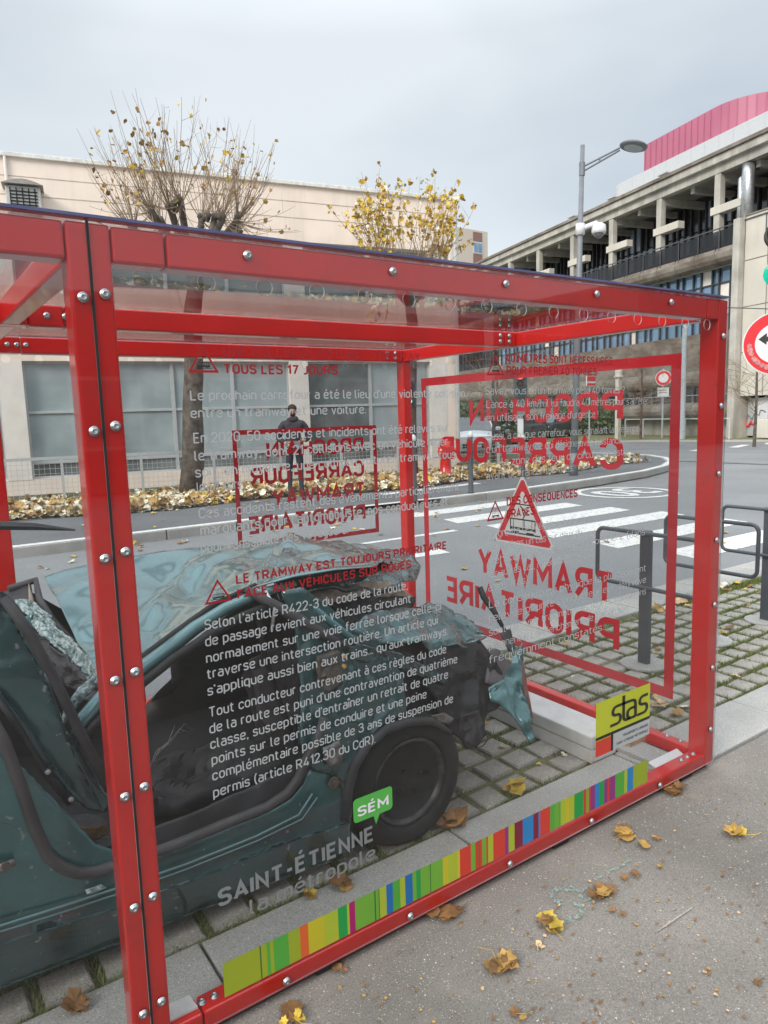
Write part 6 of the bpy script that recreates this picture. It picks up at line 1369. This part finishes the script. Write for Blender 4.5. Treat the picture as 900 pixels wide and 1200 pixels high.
bar('loose_wire', [(545, 872, 2.0), (555, 878, 1.98), (566, 874, 1.98), (572, 866, 2.0)], .0025, M_blk, n=5)
bar('wheel_arch', [(404, 960, 1.985), (407, 925, 1.98), (415, 895, 1.975), (430, 872, 1.975), (452, 855, 1.975), (478, 846, 1.975), (505, 845, 1.98), (528, 858, 1.99)], [.02, .022, .022, .020, .018, .016, .014, .01], M_int, n=10)
plate('arch_liner', [(405, 930, 2.05), (425, 880, 2.05), (460, 850, 2.05), (505, 845, 2.05), (530, 860, 2.05), (535, 900, 2.1), (480, 880, 2.1), (430, 930, 2.1)], M_blk, amp=.01)
plate('boot_interior', [(430, 705), (500, 712), (560, 745), (585, 790), (575, 835), (545, 860), (440, 860), (425, 780)], M_blk, yd=2.5, amp=.03)
# wheel
wc = Vector((1.46, 2.0, .252))
rw = thing('x', '', '', wc); bpy.data.objects.remove(rw)
m_ = MB(); m_.lathe(wc+Vector((0, 0.17, 0)), (0, -1, 0), [(.165, 0), (.235, .01), (.252, .03), (.254, .085), (.252, .14), (.238, .165), (.215, .178), (.185, .180), (.172, .172), (.168, .150)], 40)
wh = obj('wheel', m_, M_tyre, wr, smooth=True)
m_ = MB(); m_.lathe(wc+Vector((0, 0.02, 0)), (0, -1, 0), [(.166, -.1), (.168, .012), (.160, .020), (.150, .008), (.140, -.03), (.110, -.036), (.085, -.012), (.060, -.006), (.035, -.02), (.03, -.004), (.001, -.004)], 36); obj('rim', m_, mat('dusty_rim', (.085, .085, .085), .5, metal=.4, var=.5, scale=14), wh, smooth=True)
m_ = MB()
for k in range(4):
    a = k*math.pi/2+.5; m_.lathe(wc+Vector((.052*math.cos(a), .012, .052*math.sin(a))), (0, -1, 0), [(.009, 0), (.008, .012), (.002, .013)], 6)
for k in range(10):
    a = k*math.pi/5; m_.lathe(wc+Vector((.118*math.cos(a), .052, .118*math.sin(a))), (0, -1, 0), [(.014, 0), (.014, .006)], 10)
obj('wheel_nuts', m_, M_blk, wh)
m_ = MB(); m_.lathe(Vector((-.95, 2.16, .252)), (0, -1, 0), [(.17, 0), (.24, .01), (.254, .03), (.254, .14), (.238, .165), (.17, .17)], 30); obj('wheel', m_, M_tyre, wr, smooth=True)
# front end (left of view): bonnet and wing stubs so the car goes on
m_ = MB(); m_.hexa([(-1.7, 2.0, .2), (-.2, 2.0, .2), (-.2, 3.2, .2), (-1.7, 3.2, .2), (-1.65, 2.05, .55), (-.2, 2.02, .62), (-.2, 3.18, .62), (-1.65, 3.15, .55)]); obj('front_body', m_, M_teald, wr, bevel=.04)
m_ = MB(); m_.tube([at(-30, 622, 'y', 3.05), at(0, 616, 'y', 3.0), at(40, 617, 'y', 3.0), at(88, 621, 'y', 3.0)], [.012, .018, .016, .004], 6); one('wiper_strip', m_, M_rub, 'dark curved trim strip hanging loose at the left edge', 'trim strip')
